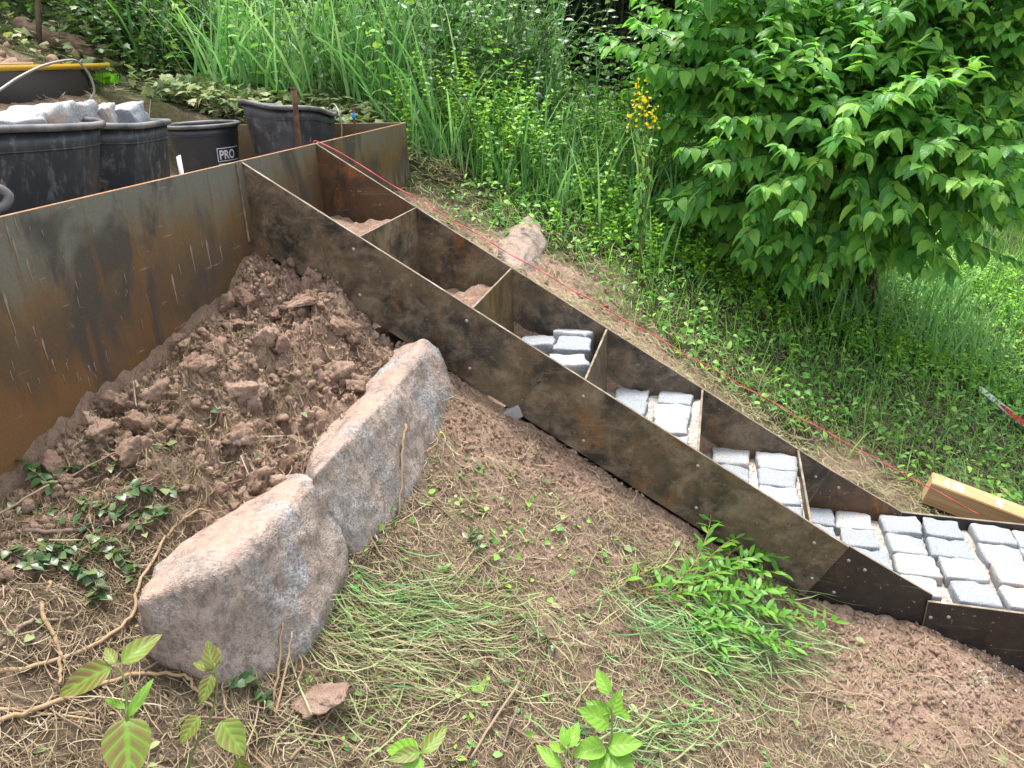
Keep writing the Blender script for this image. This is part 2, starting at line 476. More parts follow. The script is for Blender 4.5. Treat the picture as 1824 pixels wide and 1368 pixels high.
def steel_mat(name, dark, brown, orange, tan, o_amt=.5, t_amt=.5, wall=False):
    m = M(name)
    co = m.co()
    if wall:
        x, y, z = m.sep(co)
        z = m.math('SUBTRACT', z, .5)                       # the part's frame sits half a metre down
        stre = m.noise(1.0, 6, .65, m.co((3, 26, 1.6)))
        big = m.noise(2.6, 5, .6, m.co((1, 1, .8)), .4)
        zz = m.math('ADD', m.math('ADD', m.math('MULTIPLY', z, -2.1), m.math('MULTIPLY', y, .12)), m.math('MULTIPLY', m.math('SUBTRACT', big, .5), .9))
        zz = m.math('ADD', zz, m.math('MULTIPLY', m.math('SUBTRACT', stre, .5), .35))
        col = m.ramp(zz, [(.0, (.17, .17, .138)), (.16, (.165, .145, .10)), (.30, (.165, .108, .05)), (.48, (.11, .075, .042)), (.64, (.115, .07, .035)), (.80, (.18, .092, .034)), (.99, (.17, .09, .04))])
        dk = m.ramp(m.noise(3.2, 4, .6, m.co((1, 1.6, .8)), .5), [(.53, 0.0), (.62, .8)])
        col = m.mix(dk, col, (.06, .053, .048))
        rs = m.ramp(m.noise(1.0, 5, .6, m.co((3, 38, 2.2), rot=(0, 0, 0))), [(.56, 0.0), (.68, .75)])
        col = m.mix(rs, col, (.19, .085, .022))
        dots = m.ramp(m.noise(55, 3, .6, m.co((1, 1, .4))), [(.66, 0.0), (.72, .8)])
        col = m.mix(dots, col, (.30, .13, .03))
        # dried mud along the ground line
        mud = m.math('MULTIPLY', m.ramp(m.math('ADD', m.math('SUBTRACT', m.math('MULTIPLY', y, .2), z), m.math('MULTIPLY', m.noise(1.0, 4, .6, m.co((4, 22, 5))), .22)), [(.46, 0.0), (.56, 1.0)]), m.ramp(m.noise(1., 5, .7, m.co((10, 40, 8))), [(.45, 0.0), (.62, .8)]))
        col = m.mix(mud, col, (.23, .19, .165))
        scr = m.ramp(m.noise(1.0, 3, .5, m.co((2, 9, 60), rot=(.5, 0, 0))), [(.68, 0.0), (.74, .6)])
        col = m.mix(scr, col, (.30, .28, .25))
        g = m.noise(160, 3, .7)
        col = m.mix(.35, col, m.ramp(g, [(.3, .03), (.7, .30)]), 'OVERLAY')
        m.bump(g, .15, .002)
        return m.fin(col, m.ramp(big, [(.3, .5), (.7, .7)]), .28)
    n1 = m.noise(7, 9, .72, None, .4)
    col = m.ramp(n1, [(.40, dark), (.50, tuple(.5 * (a + b) for a, b in zip(dark, brown))), (.60, brown)])
    n2 = m.noise(13, 9, .76, m.co((.9, 1, 1.1), rot=(0, .55, 0)), .3)
    col = m.mix(m.ramp(n2, [(.47, 0.0), (.70, .75 * t_amt)]), col, tan)
    n3 = m.noise(7.5, 8, .72, m.co((1.5, 1.5, .8)), .3)
    col = m.mix(m.ramp(n3, [(.54, 0.0), (.70, o_amt)]), col, orange)
    n4 = m.noise(1.0, 4, .6, m.co((6, 6, 70), rot=(0, .54, 0)), 1.0)
    col = m.mix(m.ramp(n4, [(.62, 0.0), (.68, .35)]), col, (.22, .17, .13))
    fl = m.ramp(m.noise(75, 2, .5), [(.70, 0.0), (.74, .7)])
    col = m.mix(fl, col, (.33, .27, .22))
    g = m.noise(220, 3, .7)
    col = m.mix(.3, col, m.ramp(g, [(.3, .05), (.7, .4)]), 'OVERLAY')
    m.bump(m.math('ADD', m.math('MULTIPLY', g, .4), n2), .16, .003)
    return m.fin(col, m.ramp(n1, [(.35, .36), (.65, .66)]), .45)

STEEL = steel_mat('weathered dark steel', (.031, .028, .024), (.14, .10, .056), (.28, .13, .034), (.32, .25, .17), .65, 1.0)
STEEL_OR = steel_mat('rust-flushed steel', (.05, .036, .025), (.13, .062, .024), (.30, .115, .022), (.16, .10, .06), .95, .4)
STEEL_DK = steel_mat('black mill-scale steel', (.014, .013, .013), (.032, .025, .020), (.13, .06, .02), (.075, .058, .045), .25, .5)
STEEL_TAN = steel_mat('ochre steel', (.07, .05, .025), (.15, .095, .04), (.28, .14, .03), (.2, .15, .09), .6, .5)
WALLM = steel_mat('rust-streaked wall steel', None, None, None, None, wall=True)
m = M('rusty cut edge'); EDGE = m.fin(m.ramp(m.noise(14, 5, .7), [(.35, (.20, .12, .07)), (.55, (.33, .15, .05)), (.7, (.42, .36, .30))]), .6, .4)
m = M('dull cut edge'); EDGE2 = m.fin(m.ramp(m.noise(18, 5, .7), [(.35, (.10, .08, .06)), (.55, (.22, .17, .12)), (.72, (.36, .33, .29))]), .5, .4)
m = M('galvanised bolt'); BOLT = m.fin((.36, .34, .31), .45, .5, .7)
m = M('mortar splash'); SPLASH = m.fin(m.mix(m.noise(40), (.17, .13, .10), (.28, .235, .195)), .9)

def soil_colour(m, co=None):
    n1 = m.noise(7, 6, .65); n2 = m.noise(40, 5, .7); n3 = m.noise(2.2, 3)
    c = m.ramp(n1, [(.3, (.30, .195, .14)), (.5, (.46, .315, .228)), (.68, (.56, .41, .31))])
    c = m.mix(m.ramp(n2, [(.35, .55), (.65, 0.0)]), c, (.23, .14, .097))
    c = m.mix(m.ramp(n3, [(.5, 0.0), (.7, .35)]), c, (.48, .335, .25))
    return c, n2
m = M('red clay soil'); c, n2 = soil_colour(m); u, v, r = m.attr()
c = m.mix(m.ramp(r, [(0, .55), (.35, .0), (.8, .0)]), c, m.mix(1.0, c, (.6, .55, .52), 'MULTIPLY'))
c = m.mix(m.ramp(r, [(.6, .0), (1, .55)]), c, (.60, .43, .335))
c = m.mix(m.ramp(m.noise(130, 4, .75), [(.34, .6), (.46, .0)]), c, (.16, .095, .07))
m.bump(m.math('ADD', m.noise(48, 9, .82), m.math('MULTIPLY', m.noise(210, 4, .8), .35)), 1.0, .016); CLOD = m.fin(c, .97, .1)
m = M('hillside ground')
u, v, r = m.attr()        # u = bare soil, v = green cover, r unused
c, n2 = soil_colour(m)
hum = m.ramp(m.noise(18, 6, .7), [(.3, (.075, .054, .036)), (.5, (.19, .14, .095)), (.68, (.30, .23, .16))])
hum = m.mix(m.ramp(m.noise(60, 3, .7), [(.5, 0.0), (.7, .5)]), hum, (.24, .19, .10))
grn = m.ramp(m.noise(25, 5, .7), [(.3, (.02, .03, .012)), (.55, (.05, .075, .02)), (.7, (.10, .10, .04))])
gm = m.mix(v, m.mix(u, hum, c), grn)
gm = m.mix(m.ramp(m.noise(110, 4, .75), [(.36, .65), (.5, .0)]), gm, m.mix(1.0, gm, (.42, .38, .36), 'MULTIPLY'))
m.bump(m.math('ADD', m.noise(48, 9, .82), m.math('MULTIPLY', m.noise(210, 4, .8), .35)), 1.0, .014)
GROUND = m.fin(gm, .95, .15)

m = M('grey granite')
oc = m.co((1, 1, 1)); 
spk = m.noise(300, 2, .6); big = m.noise(9, 4, .6); st = m.noise(16, 4, .65)
rv = m.orand()
c = m.mix(rv, (.215, .235, .255), (.31, .315, .31))
c = m.mix(m.ramp(spk, [(.36, .75), (.46, 0.0)]), c, (.11, .115, .125))
c = m.mix(m.ramp(spk, [(.56, 0.0), (.66, .6)]), c, (.48, .48, .47))
c = m.mix(m.ramp(big, [(.45, 0.0), (.7, .35)]), c, (.30, .33, .36))
c = m.mix(m.math('MULTIPLY', m.ramp(st, [(.50, 0.0), (.66, .75)]), m.ramp(rv, [(.25, 0.0), (.75, 1.0)])), c, (.42, .26, .18))
m.bump(m.math('ADD', m.noise(140, 3, .7), m.math('MULTIPLY', m.noise(30, 3), .8)), .5, .004)
GRANITE = m.fin(c, .85, .25)

m = M('red granite boulder')
n1 = m.noise(6, 6, .65); n2 = m.noise(55, 4, .7, m.co((1, 1, .6))); n3 = m.noise(140, 3, .7)
c = m.ramp(n1, [(.32, (.23, .18, .145)), (.5, (.325, .265, .222)), (.68, (.39, .325, .28))])
c = m.mix(m.ramp(n2, [(.38, .75), (.55, 0.0)]), c, (.14, .115, .10))
c = m.mix(m.ramp(n3, [(.55, .0), (.7, .5)]), c, (.43, .38, .34))
pt = m.noise(7, 5, .7, m.co((1, 1.2, .45)))
grey = m.ramp(pt, [(.51, 0.0), (.58, .85)])
attr = m.attr()
gre = m.ramp(n3, [(.35, (.11, .12, .13)), (.5, (.28, .295, .305)), (.66, (.45, .46, .46))])
c = m.mix(m.math('MULTIPLY', grey, attr[0]), c, gre)
c = m.mix(m.math('MULTIPLY', m.ramp(m.noise(12, 5, .7), [(.4, 0.0), (.6, .8)]), attr[1]), c, (.40, .265, .205))
m.bump(m.math('ADD', n2, m.math('MULTIPLY', n3, .6)), .9, .010)
BOULDER = m.fin(c, .9, .2)

m = M('grey gravel bedding')
vc = m.vor(120, out='Color'); c = m.mix(m.sep(vc)[0], (.25, .22, .18), (.50, .47, .42))
m.bump(m.vor(120), .8, .006); GRAVEL = m.fin(c, .95, .2)

m = M('scuffed black plastic')
sc1 = m.ramp(m.noise(1.0, 5, .7, m.co((38, 38, 17), rot=(.5, .4, 0))), [(.52, 0.0), (.70, .7)])
sc2 = m.ramp(m.noise(6, 6, .7, None, .7), [(.45, 0.0), (.65, .9)])
c = m.mix(sc1, (.026, .029, .034), (.16, .16, .165))
c = m.mix(m.math('MULTIPLY', sc2, .7), c, (.09, .093, .10))
c = m.mix(m.ramp(m.noise(11, 5, .65, None, .4), [(.62, 0.0), (.70, .8)]), c, (.27, .19, .14))
PLASTIC = m.fin(c, m.ramp(m.noise(12), [(.3, .35), (.7, .6)]), .45)
m = M('clean black plastic'); c = m.mix(m.ramp(m.noise(7, 5, .7), [(.5, 0.0), (.75, .4)]), (.028, .031, .037), (.12, .12, .125))
PLASTIC2 = m.fin(c, .38, .5)
m = M('grey dusty rim'); RIM = m.fin(m.mix(m.ramp(m.noise(9, 4), [(.4, 0.0), (.65, .8)]), (.05, .055, .06), (.24, .22, .205)), .55, .35)
m = M('white print'); PRINT = m.fin((.75, .76, .78), .6)
m = M('dull wire'); WIRE = m.fin(m.mix(m.noise(30), (.16, .14, .12), (.30, .27, .23)), .5, .5, .5)
m = M('rusty iron bar'); IRON = m.fin(m.ramp(m.noise(40, 5, .7), [(.3, (.045, .025, .018)), (.6, (.13, .06, .035)), (.75, (.2, .10, .06))]), .8, .3)
m = M('blue tape'); BLUE = m.fin((.03, .22, .62), .5)
m = M('red cord'); x = m.noise(400, 2); CORD = m.fin(m.mix(x, (.48, .055, .075), (.62, .12, .14)), .7)
m = M('sawn timber')
g = m.noise(1.0, 5, .6, m.co((3, 60, 60)), .4)
TIMBER = m.fin(m.ramp(g, [(.3, (.30, .185, .085)), (.55, (.42, .28, .14)), (.75, (.50, .36, .20))]), .7, .25)
m = M('sawn timber end'); g = m.vor(60, feature='F1'); TIMBER2 = m.fin(m.mix(m.noise(50), (.40, .24, .12), (.55, .36, .2)), .8)
m = M('white paint'); WPAINT = m.fin(m.mix(m.noise(20), (.72, .72, .72), (.8, .8, .8)), .5)
m = M('aluminium level'); ALU = m.fin(m.mix(m.noise(25, 4), (.55, .57, .6), (.68, .7, .72)), .42, .5, .25)
m = M('red print'); RED = m.fin((.55, .02, .03), .5)
m = M('yellow board'); YEL = m.fin(m.ramp(m.noise(1.0, 4, .6, m.co((6, 2, 30))), [(.3, (.38, .23, .02)), (.6, (.50, .31, .03)), (.75, (.48, .36, .15))]), .55, .35)
m = M('black board'); BLACK = m.fin(m.mix(m.noise(9, 4), (.006, .005, .005), (.018, .015, .013)), .7, .2)
m = M('pale plank'); PALE = m.fin(m.mix(m.noise(1, 4, .6, m.co((5, 50, 50))), (.42, .28, .16), (.58, .43, .28)), .8)
m = M('neon bristles'); u, v, r = m.attr(); NEON = m.fin(m.mix(r, (.20, .62, .01), (.36, .80, .03)), .5, .3)
m = M('log bark'); g = m.noise(1, 6, .7, m.co((8, 60, 60))); LOG = m.fin(m.ramp(g, [(.3, (.07, .045, .032)), (.5, (.17, .115, .085)), (.7, (.27, .2, .155))]), .9, .15); 
m = M('twig bark'); rr = m.orand(); g = m.noise(60, 4, .7)
c = m.ramp(rr, [(0, (.33, .23, .13)), (.4, (.42, .30, .18)), (.7, (.22, .15, .105)), (1, (.30, .225, .16))])
TWIG = m.fin(m.mix(m.math('MULTIPLY', g, .6), c, m.mix(1., c, (.5, .45, .4), 'MULTIPLY')), .85, .2)
m = M('grey twig bark'); TWIGG = m.fin(m.mix(m.noise(40, 4), (.09, .06, .045), (.23, .17, .14)), .85, .2)
m = M('green stem'); GSTEM = m.fin(m.mix(m.noise(12), (.09, .15, .03), (.17, .2, .06)), .6)
m = M('reddish stem'); RSTEM = m.fin(m.mix(m.noise(9), (.22, .13, .05), (.30, .2, .08)), .6)
m = M('brown stem'); BSTEM = m.fin(m.mix(m.noise(30), (.05, .035, .022), (.12, .085, .055)), .85)
DOG = leaf_mat('dogwood leaf', [(.045, .15, .035), (.085, .235, .045), (.15, .32, .055), (.25, .40, .075)], .48, .34, (.22, .38, .12), tcol=(1.15, 1.3, .8), gain=1.6)
DOGS = leaf_mat('dogwood seedling leaf', [(.13, .26, .03), (.19, .34, .04), (.16, .30, .04)], .30, .45, blush=(.17, .075, .045), nv=5, tcol=(1.2, 1.2, .7))
DOGY = leaf_mat('young green leaf', [(.15, .34, .03), (.22, .42, .045), (.17, .37, .04)], .34, .42, (.28, .46, .10), nv=5, tcol=(1.2, 1.2, .7))
WEED = leaf_mat('weed leaf', [(.045, .14, .035), (.085, .22, .045), (.15, .30, .055), (.25, .39, .07)], .35, .45, tcol=(1.1, 1.2, .8), gain=1.6)
WEEDB = leaf_mat('bright weed leaf', [(.10, .25, .025), (.16, .34, .03), (.25, .42, .04)], .35, .5, gain=1.6)
PRIV = leaf_mat('privet leaf', [(.03, .075, .025), (.05, .12, .035), (.09, .18, .06), (.14, .24, .09)], .25, .35, spec=.5, gain=1.6)
IVY = leaf_mat('ivy leaf', [(.018, .05, .014), (.03, .085, .022), (.06, .14, .03), (.11, .21, .045)], .25, .35, (.14, .22, .07), spec=.5, gain=1.6)
SHADEL = leaf_mat('shade-black leaf', [(.004, .010, .004), (.008, .019, .007), (.014, .03, .010)], .05, .8, spec=.08)  # deep shade put into the colour: near-black leaves for hedge and gap
YFL = leaf_mat('yellow petal', [(.75, .55, .01), (.85, .66, .02)], .3, .5)
PALEL = leaf_mat('wilted leaf', [(.08, .14, .05), (.20, .27, .11), (.30, .36, .16), (.42, .42, .22)], .3, .6)
CUT = leaf_mat('cotoneaster leaf', [(.03, .075, .025), (.05, .115, .035), (.10, .17, .06), (.22, .27, .11)], .22, .35, spec=.5)
GRASS = leaf_mat('tall grass blade', [(.06, .16, .05), (.10, .24, .07), (.16, .31, .105), (.27, .40, .18)], .38, .42, tcol=(1.1, 1.2, .9), gain=1.45)
LAWN = leaf_mat('meadow grass blade', [(.07, .19, .04), (.12, .27, .055), (.22, .38, .08)], .38, .5, gain=1.6)
STRAW = leaf_mat('dry straw', [(.12, .075, .05), (.26, .175, .115), (.38, .28, .18), (.24, .195, .11), (.50, .42, .30)], .15, .7, tcol=(1.0, .97, .9))
HAY = leaf_mat('fresh cut grass', [(.11, .17, .045), (.20, .26, .08), (.31, .345, .14), (.40, .40, .21)], .2, .55, tcol=(1, 1, .8))
MOSS = leaf_mat('mossy root fibre', [(.07, .05, .025), (.13, .095, .048), (.18, .14, .065), (.11, .065, .042)], .1, .8, tcol=(1, 1, 1))

# ------------------------------------------------------------------ the ground, one sheet
def grid_axis(segs, lo, hi):
    a = []
    for x0, x1, st in segs:
        a += list(np.arange(x0, x1, st))
    a = sorted(a)
    d, x = .2, a[0]
    while x > lo: x -= d; d *= 1.5; a.insert(0, x)
    d, x = .2, a[-1]
    while x < hi: x += d; d *= 1.5; a.append(x)
    return A(a)
gs = grid_axis([(-3.2, -.02, .04), (-.013, -.001, .005), (.003, 2.75, .0095), (2.75, 5.2, .04)], -60, 60)
gt = grid_axis([(-2.3, -.012, .0095), (-.006, .0065, .006), (.03, WID - .01, .06), (WID - .004, WID + .008, .005), (.485, 1.318, .02), (1.3195, 1.329, .004), (1.333, 2.2, .02), (2.2, 6, .07)], -60, 60)
S_, T_ = np.meshgrid(gs, gt, indexing='ij')
s_, t_ = S_.ravel(), T_.ravel()
z_ = G(s_, t_)
ns_, nt_ = len(gs), len(gt)
ii, jj = np.meshgrid(np.arange(ns_ - 1), np.arange(nt_ - 1), indexing='ij')
q = (ii * nt_ + jj).ravel()
gF = np.stack([q, q + nt_, q + nt_ + 1, q + 1], 1)
soil = soil_mask(s_, t_)
soil = np.where((t_ > 0) & (t_ < WID) & (s_ > 0), 1, soil)
def green_mask(s, t):
    n = fbm(s * 3, t * 3, oct=3, seed=77)
    g = np.where(t > WID, sst(t + .22 * n + .22 * np.clip(s - .8, 0, 1.5), .95, 1.35), 0)
    g = np.maximum(g, np.where((t < 0), .0 * t, 0))
    return np.clip(g, 0, 1)
gv = np.concatenate([soil[:, None], green_mask(s_, t_)[:, None], np.zeros((len(s_), 1))], 1)
obj('ground', newmesh('ground', np.stack([s_, t_, z_], 1), gF, [GROUND], lv=gv), kind='structure')

# ------------------------------------------------------------------ the steel: retaining wall and stairs
def plate(poly, ax, a0, a1):
    """prism of a polygon (2-D, in the plane normal to axis ax) between a0 and a1; material 0 on the two faces, 1 on the edges"""
    n = len(poly); o = [i for i in range(3) if i != ax]
    V = np.zeros((2 * n, 3))
    for k, a in enumerate((a0, a1)):
        V[k * n:(k + 1) * n, ax] = a
        V[k * n:(k + 1) * n, o[0]] = [p[0] for p in poly]; V[k * n:(k + 1) * n, o[1]] = [p[1] for p in poly]
    me_f = [list(range(n)), list(range(2 * n - 1, n - 1, -1))] + [[i, i + n, (i + 1) % n + n, (i + 1) % n] for i in range(n)]
    return V, me_f
def plate_obj(name, poly, ax, a0, a1, parent, mats, **kw):
    V, F = plate(poly, ax, a0, a1)
    off = wloc(parent) if parent is not None else 0
    bm = bmesh.new()
    vs = [bm.verts.new(Vector(v - off)) for v in V]
    for i, f in enumerate(F):
        fc = bm.faces.new([vs[j] for j in f]); fc.material_index = 0 if i < 2 else 1
    bmesh.ops.recalc_face_normals(bm, faces=bm.faces)
    ed = [e for e in bm.edges]
    bmesh.ops.bevel(bm, geom=ed, offset=.0009, segments=1, affect='EDGES', material=1)
    me = bpy.data.meshes.new(name); bm.to_mesh(me); bm.free()
    for m_ in mats: me.materials.append(m_)
    return obj(name, me, parent, **kw)

TH = .009
wall = empty('retaining_wall', (0, 0, -.5), 'long rust-streaked steel retaining wall holding the buckets above the stairs', 'wall')
plate_obj('wall_plate', [(-2.15, 0), (1.32, 0), (1.335, -.62), (-2.15, -.95)], 0, -TH, 0, wall, [WALLM, EDGE])
plate_obj('fixing_flange', [(-.034, .0015), (-.006, .0015), (-.006, -.235), (-.034, -.235)], 0, .0005, .0065, wall, [WALLM, EDGE2], label='narrow steel flange fixed to wall beside the stair stringer')
back = empty('edging_plate', (-.6, 1.33, -.4), 'rusty brown steel edging plate behind the black buckets', 'steel plate')
plate_obj('panel', [(-1.25, .0), (-TH - .002, .0), (-TH - .002, -.6), (-1.25, -.6)], 1, 1.322, 1.330, back, [WALLM, EDGE])

# mortar splashes running down the wall
sp = []
def drip(px, py, ln, wd):
    p = at_plane(px, py, 0, 0)
    v = np.linspace(0, 1, 7)
    w_ = wd * np.interp(v, [0, .1, .25, .4, .8, 1], [.2, .9, 1.0, .45, .3, .08])
    jit = (rng.random(7) - .5) * wd * .3
    V = np.concatenate([np.stack([np.full(7, .0006), p[1] - w_ + jit, p[2] - v * ln], 1), np.stack([np.full(7, .0022), p[1] + jit, p[2] - v * ln], 1), np.stack([np.full(7, .0006), p[1] + w_ + jit, p[2] - v * ln], 1)])
    F = A([(i, i + 1, 8 + i, 7 + i) for i in range(6)] + [(7 + i, 8 + i, 15 + i, 14 + i) for i in range(6)])
    return V, [F]
for a in [(338, 435, .075, .004), (366, 425, .085, .0045), (391, 437, .045, .003), (305, 488, .085, .0045), (318, 470, .03, .0025), (358, 428, .02, .002), (10, 400, .05, .003), (20, 420, .09, .003),
          (46, 460, .05, .003), (5, 520, .09, .0035), (74, 603, .05, .0035), (92, 640, .03, .0025), (58, 580, .025, .002), (24, 385, .04, .002), (117, 645, .02, .002), (157, 650, .015, .003), (134, 500, .02, .002), (70, 495, .02, .002)]:
    sp.append(drip(*a))
for i in range(34):
    sp.append(drip(rng.uniform(0, 300), rng.uniform(400, 700), rng.uniform(.006, .03), rng.uniform(.0008, .0018)))
V, F = join(sp)
child('mortar_splash', V, F, wall, [SPLASH], label='pale mortar drips dried on the wall', kind='stuff')

stairs = empty('steel_staircase', (1.0, WID / 2, -.9), 'unfinished garden staircase of dark rusty steel plates with granite cobbles', 'staircase')
def bolt_mesh():
    V, F = [], []
    n, rings = 10, [(1.0, 0), (.98, .35), (.75, .62), (.4, .78)]
    for r_, h_ in rings:
        for j in range(n):
            a = j / n * 2 * math.pi; V.append((r_ * math.cos(a), -h_, r_ * math.sin(a)))
    V.append((0, -.82, 0))
    for i in range(len(rings) - 1):
        for j in range(n): F.append((i * n + j, i * n + (j + 1) % n, (i + 1) * n + (j + 1) % n, (i + 1) * n + j))
    T = [((len(rings) - 1) * n + j, (len(rings) - 1) * n + (j + 1) % n, len(V) - 1) for j in range(n)]
    return newmesh('bolt', A(V) * .0062, [A(F), A(T)], [BOLT])
BM_ = bolt_mesh()
def bolts(parent, pts, y, flip=1):
    for s, z in pts:
        b = obj('bolt', BM_, parent); b.location = Vector(A([s, y, z]) - wloc(parent))
        if flip < 0: b.rotation_euler = (math.pi, 0, 0)
zt = lambda s: -K * s
HB = .262
c0, c1 = 1.829, 1.725          # oblique joint
ns1 = plate_obj('stringer', [(.0, 0), (c0, zt(c0)), (c1, zt(c1) - HB + .006), (.0, -HB + .01)], 1, -TH, 0, stairs, [STEEL, EDGE2], label='near stair stringer, scuffed dark steel with bolts')
bolts(ns1, [(.337, -.255), (.341, -.397), (.68, -.462), (.681, -.615), (1.033, -.681), (1.034, -.83), (1.379, -.88), (1.383, -1.026), (1.731, -1.104), (1.74, -1.232)], -TH)
ns2 = plate_obj('stringer_end', [(c0 - .06, zt(c0 - .06) - .003), (LEN, zt(LEN) + .012), (LEN, zt(LEN) - .2), (1.9, -1.45), (c1 - .02, zt(c1) - HB - .03)], 1, .0005, .008, stairs, [STEEL_DK, EDGE2], label='short dark stringer end plate bolted below the joint')
bolts(ns2, [(1.835, -1.158), (1.884, -1.185), (1.809, -1.28)], .0005)
ns3 = plate_obj('platform_edge', [(LEN - .012, zt(LEN) - .005), (3.3, zt(LEN) - .008), (3.3, zt(LEN) - .34), (LEN - .012, zt(LEN) - .26)], 1, -TH - .001, -.001, stairs, [STEEL_DK, EDGE2], label='near black steel edge of the lower platform')
bolts(ns3, [(2.083, -1.319), (2.13, -1.309), (2.62, -1.312)], -TH - .001)
fs1 = plate_obj('stringer', [(.0, 0), (.352, zt(.352)), (.352, zt(.352) - HB), (.0, -HB)], 1, WID, WID + TH, stairs, [STEEL_OR, EDGE2], label='orange rusted top of the far stair stringer')
fs1b = plate_obj('stringer', [(.3535, zt(.3535)), (1.83, zt(1.83)), (1.745, zt(1.745) - HB), (.3535, zt(.3535) - HB)], 1, WID, WID + TH, stairs, [STEEL, EDGE2], label='far stair stringer, dark steel below the red string')
bolts(fs1b, [(1.785, -1.14), (1.70, -1.18)], WID)
fs2 = plate_obj('stringer_end', [(1.832, zt(1.832)), (LEN, zt(LEN) + .01), (LEN, zt(LEN) - .2), (1.748, zt(1.748) - HB)], 1, WID, WID + TH, stairs, [STEEL_OR, EDGE2])
bolts(fs2, [(1.865, -1.175)], WID)
plate_obj('platform_edge', [(LEN + .002, zt(LEN) + .008), (3.3, zt(LEN) + .004), (3.3, zt(LEN) - .3), (LEN + .002, zt(LEN) - .3)], 1, WID, WID + TH, stairs, [STEEL_DK, EDGE2], label='far black steel edge of the lower platform')
RS = [S1 + i * DS for i in range(5)]
for i, s in enumerate(RS):
    mt = [STEEL, STEEL_TAN, STEEL, STEEL, STEEL][i]
    plate_obj('riser', [(.002, zt(s) - .004), (WID - .002, zt(s) - .004), (WID - .002, zt(s) - .25), (.002, zt(s) - .25)], 0, s, s + .007, stairs, [mt, EDGE2], label=['brown steel riser at the top step', 'ochre rusty riser at the second step', None, None, None][i])
# soil still lying in the upper, unpaved steps
def lumpy(s0, s1_, t0, t1, z0, amp, seed, st=.012):
    a = np.arange(s0, s1_ + 1e-6, (s1_ - s0) / max(2, round((s1_ - s0) / st))); b = np.arange(t0, t1 + 1e-6, (t1 - t0) / max(2, round((t1 - t0) / st)))
    S, T = np.meshgrid(a, b, indexing='ij'); s, t = S.ravel(), T.ravel()
    z = z0(s, t) + amp * (fbm(s * 14, t * 14, oct=4, seed=seed, gain=.65) * .9)
    q = (np.arange(len(a) - 1)[:, None] * len(b) + np.arange(len(b) - 1)[None]).ravel()
    return np.stack([s, t, z], 1), np.stack([q, q + len(b), q + len(b) + 1, q + 1], 1)
for i, (a, b, z0) in enumerate([(0.001, RS[0], lambda s, t: -.285 - .06 * s - .03 * np.cos(t * 9)), (RS[0] + .008, RS[1], lambda s, t: -.52 + .04 * (t < .2) - .02 * np.cos(t * 7)), (RS[1] + .008, RS[2], lambda s, t: -.755 + .04 * (s - .69))]):
    V, F = lumpy(a, b - .0005, .001, WID - .001, z0, .02, 60 + i)
    child('soil_fill', V, F, stairs, [CLOD], lv=np.full((len(V), 3), .5))

# granite setts: a handful of shapes, shared between many stones
def sett_mesh(name, dims, seed, chip=1.0):
    bm = bmesh.new()
    bmesh.ops.create_cube(bm, size=2)
    bmesh.ops.subdivide_edges(bm, edges=bm.edges[:], cuts=8, use_grid_fill=True)
    P = A([v.co[:] for v in bm.verts])
    P = np.sign(P) * (1 - (1 - np.abs(P)) ** 1.7)
    pw = 14.0
    nrm = (np.abs(P) ** pw).sum(1) ** (1 / pw)
    P = P / nrm[:, None]
    P = P * (1 - .0 * P[:, 2:3])
    nrm = P / (np.linalg.norm(P, axis=1)[:, None])
    D = A(dims) / 2
    Q = P * D
    k = 32
    d = fbm(Q[:, 0] * k + seed * 3.1, Q[:, 1] * k, Q[:, 2] * k + seed, oct=3, seed=seed)
    ed_ = np.sort(np.abs(P), axis=1)[:, 1] ** 4          # rougher along the arrises
    Q = Q + nrm * (d * (.0028 + .006 * ed_) * chip)[:, None]
    Q[:, 0] *= 1 + .05 * (Q[:, 2] < 0) * -1 + .06 * math.sin(seed * 7) * Q[:, 1] / D[1]
    Q[:, 1] *= 1 + .05 * math.cos(seed * 5) * Q[:, 0] / D[0]
    for v, q_ in zip(bm.verts, Q): v.co = q_
    me = bpy.data.meshes.new(name); bm.to_mesh(me); bm.free()
    me.polygons.foreach_set('use_smooth', np.ones(len(me.polygons), bool))
    me.materials.append(GRANITE)
    return me
SETTS = [sett_mesh('sett', (.121 + .004 * (i % 3), .106 + .003 * (i % 2), .10), i + 1) for i in range(7)]
cob = 0
def sett(parent, s, t, ztop, rz=0, sc=(1, 1, 1), tilt=(0, 0)):
    global cob
    o = obj('cobblestone', SETTS[cob % 7], parent); cob += 1
    o.location = Vector(A([s, t, ztop - .05 * sc[2]]) - (wloc(parent) if parent else 0))
    o.rotation_euler = (tilt[0], tilt[1], rz + (math.pi if rng.random() < .5 else 0)); o.scale = sc
    return o
def gravel_bed(s0, s1_, z, label):
    V, F = lumpy(s0, s1_, .001, WID - .001, lambda s, t: z + 0 * s, .006, int(s0 * 100), .01)
    return child('gravel_bed', V, F, stairs, [GRAVEL], label=label)
def row_t(j): return WID - .058 - j * .114
j_ = lambda a: (rng.random() - .5) * 2 * a
gb = gravel_bed(RS[2] + .008, RS[3] - .0005, -.872, 'gravel bedding under the cobbles of the fourth step')
for c_ in range(2):
    for r_ in range(4):
        sett(gb, (1.137, 1.287)[c_] + j_(.004), row_t(r_) + j_(.004), -.845 + j_(.005), j_(.04), ((.93, .95)[c_] + j_(.02), 1.02, 1), (j_(.05), j_(.04)))
gb = gravel_bed(RS[3] + .008, RS[4] - .0005, -1.085, 'gravel bedding under the cobbles of the fifth step')
for c_ in range(2):
    for r_ in range(4):
        sett(gb, (1.487, 1.642)[c_] + j_(.004), row_t(r_) + j_(.004), -1.056 + j_(.005), j_(.04), ((1.0, 1.03)[c_] + j_(.02), 1.02, 1), (j_(.05), j_(.04)))
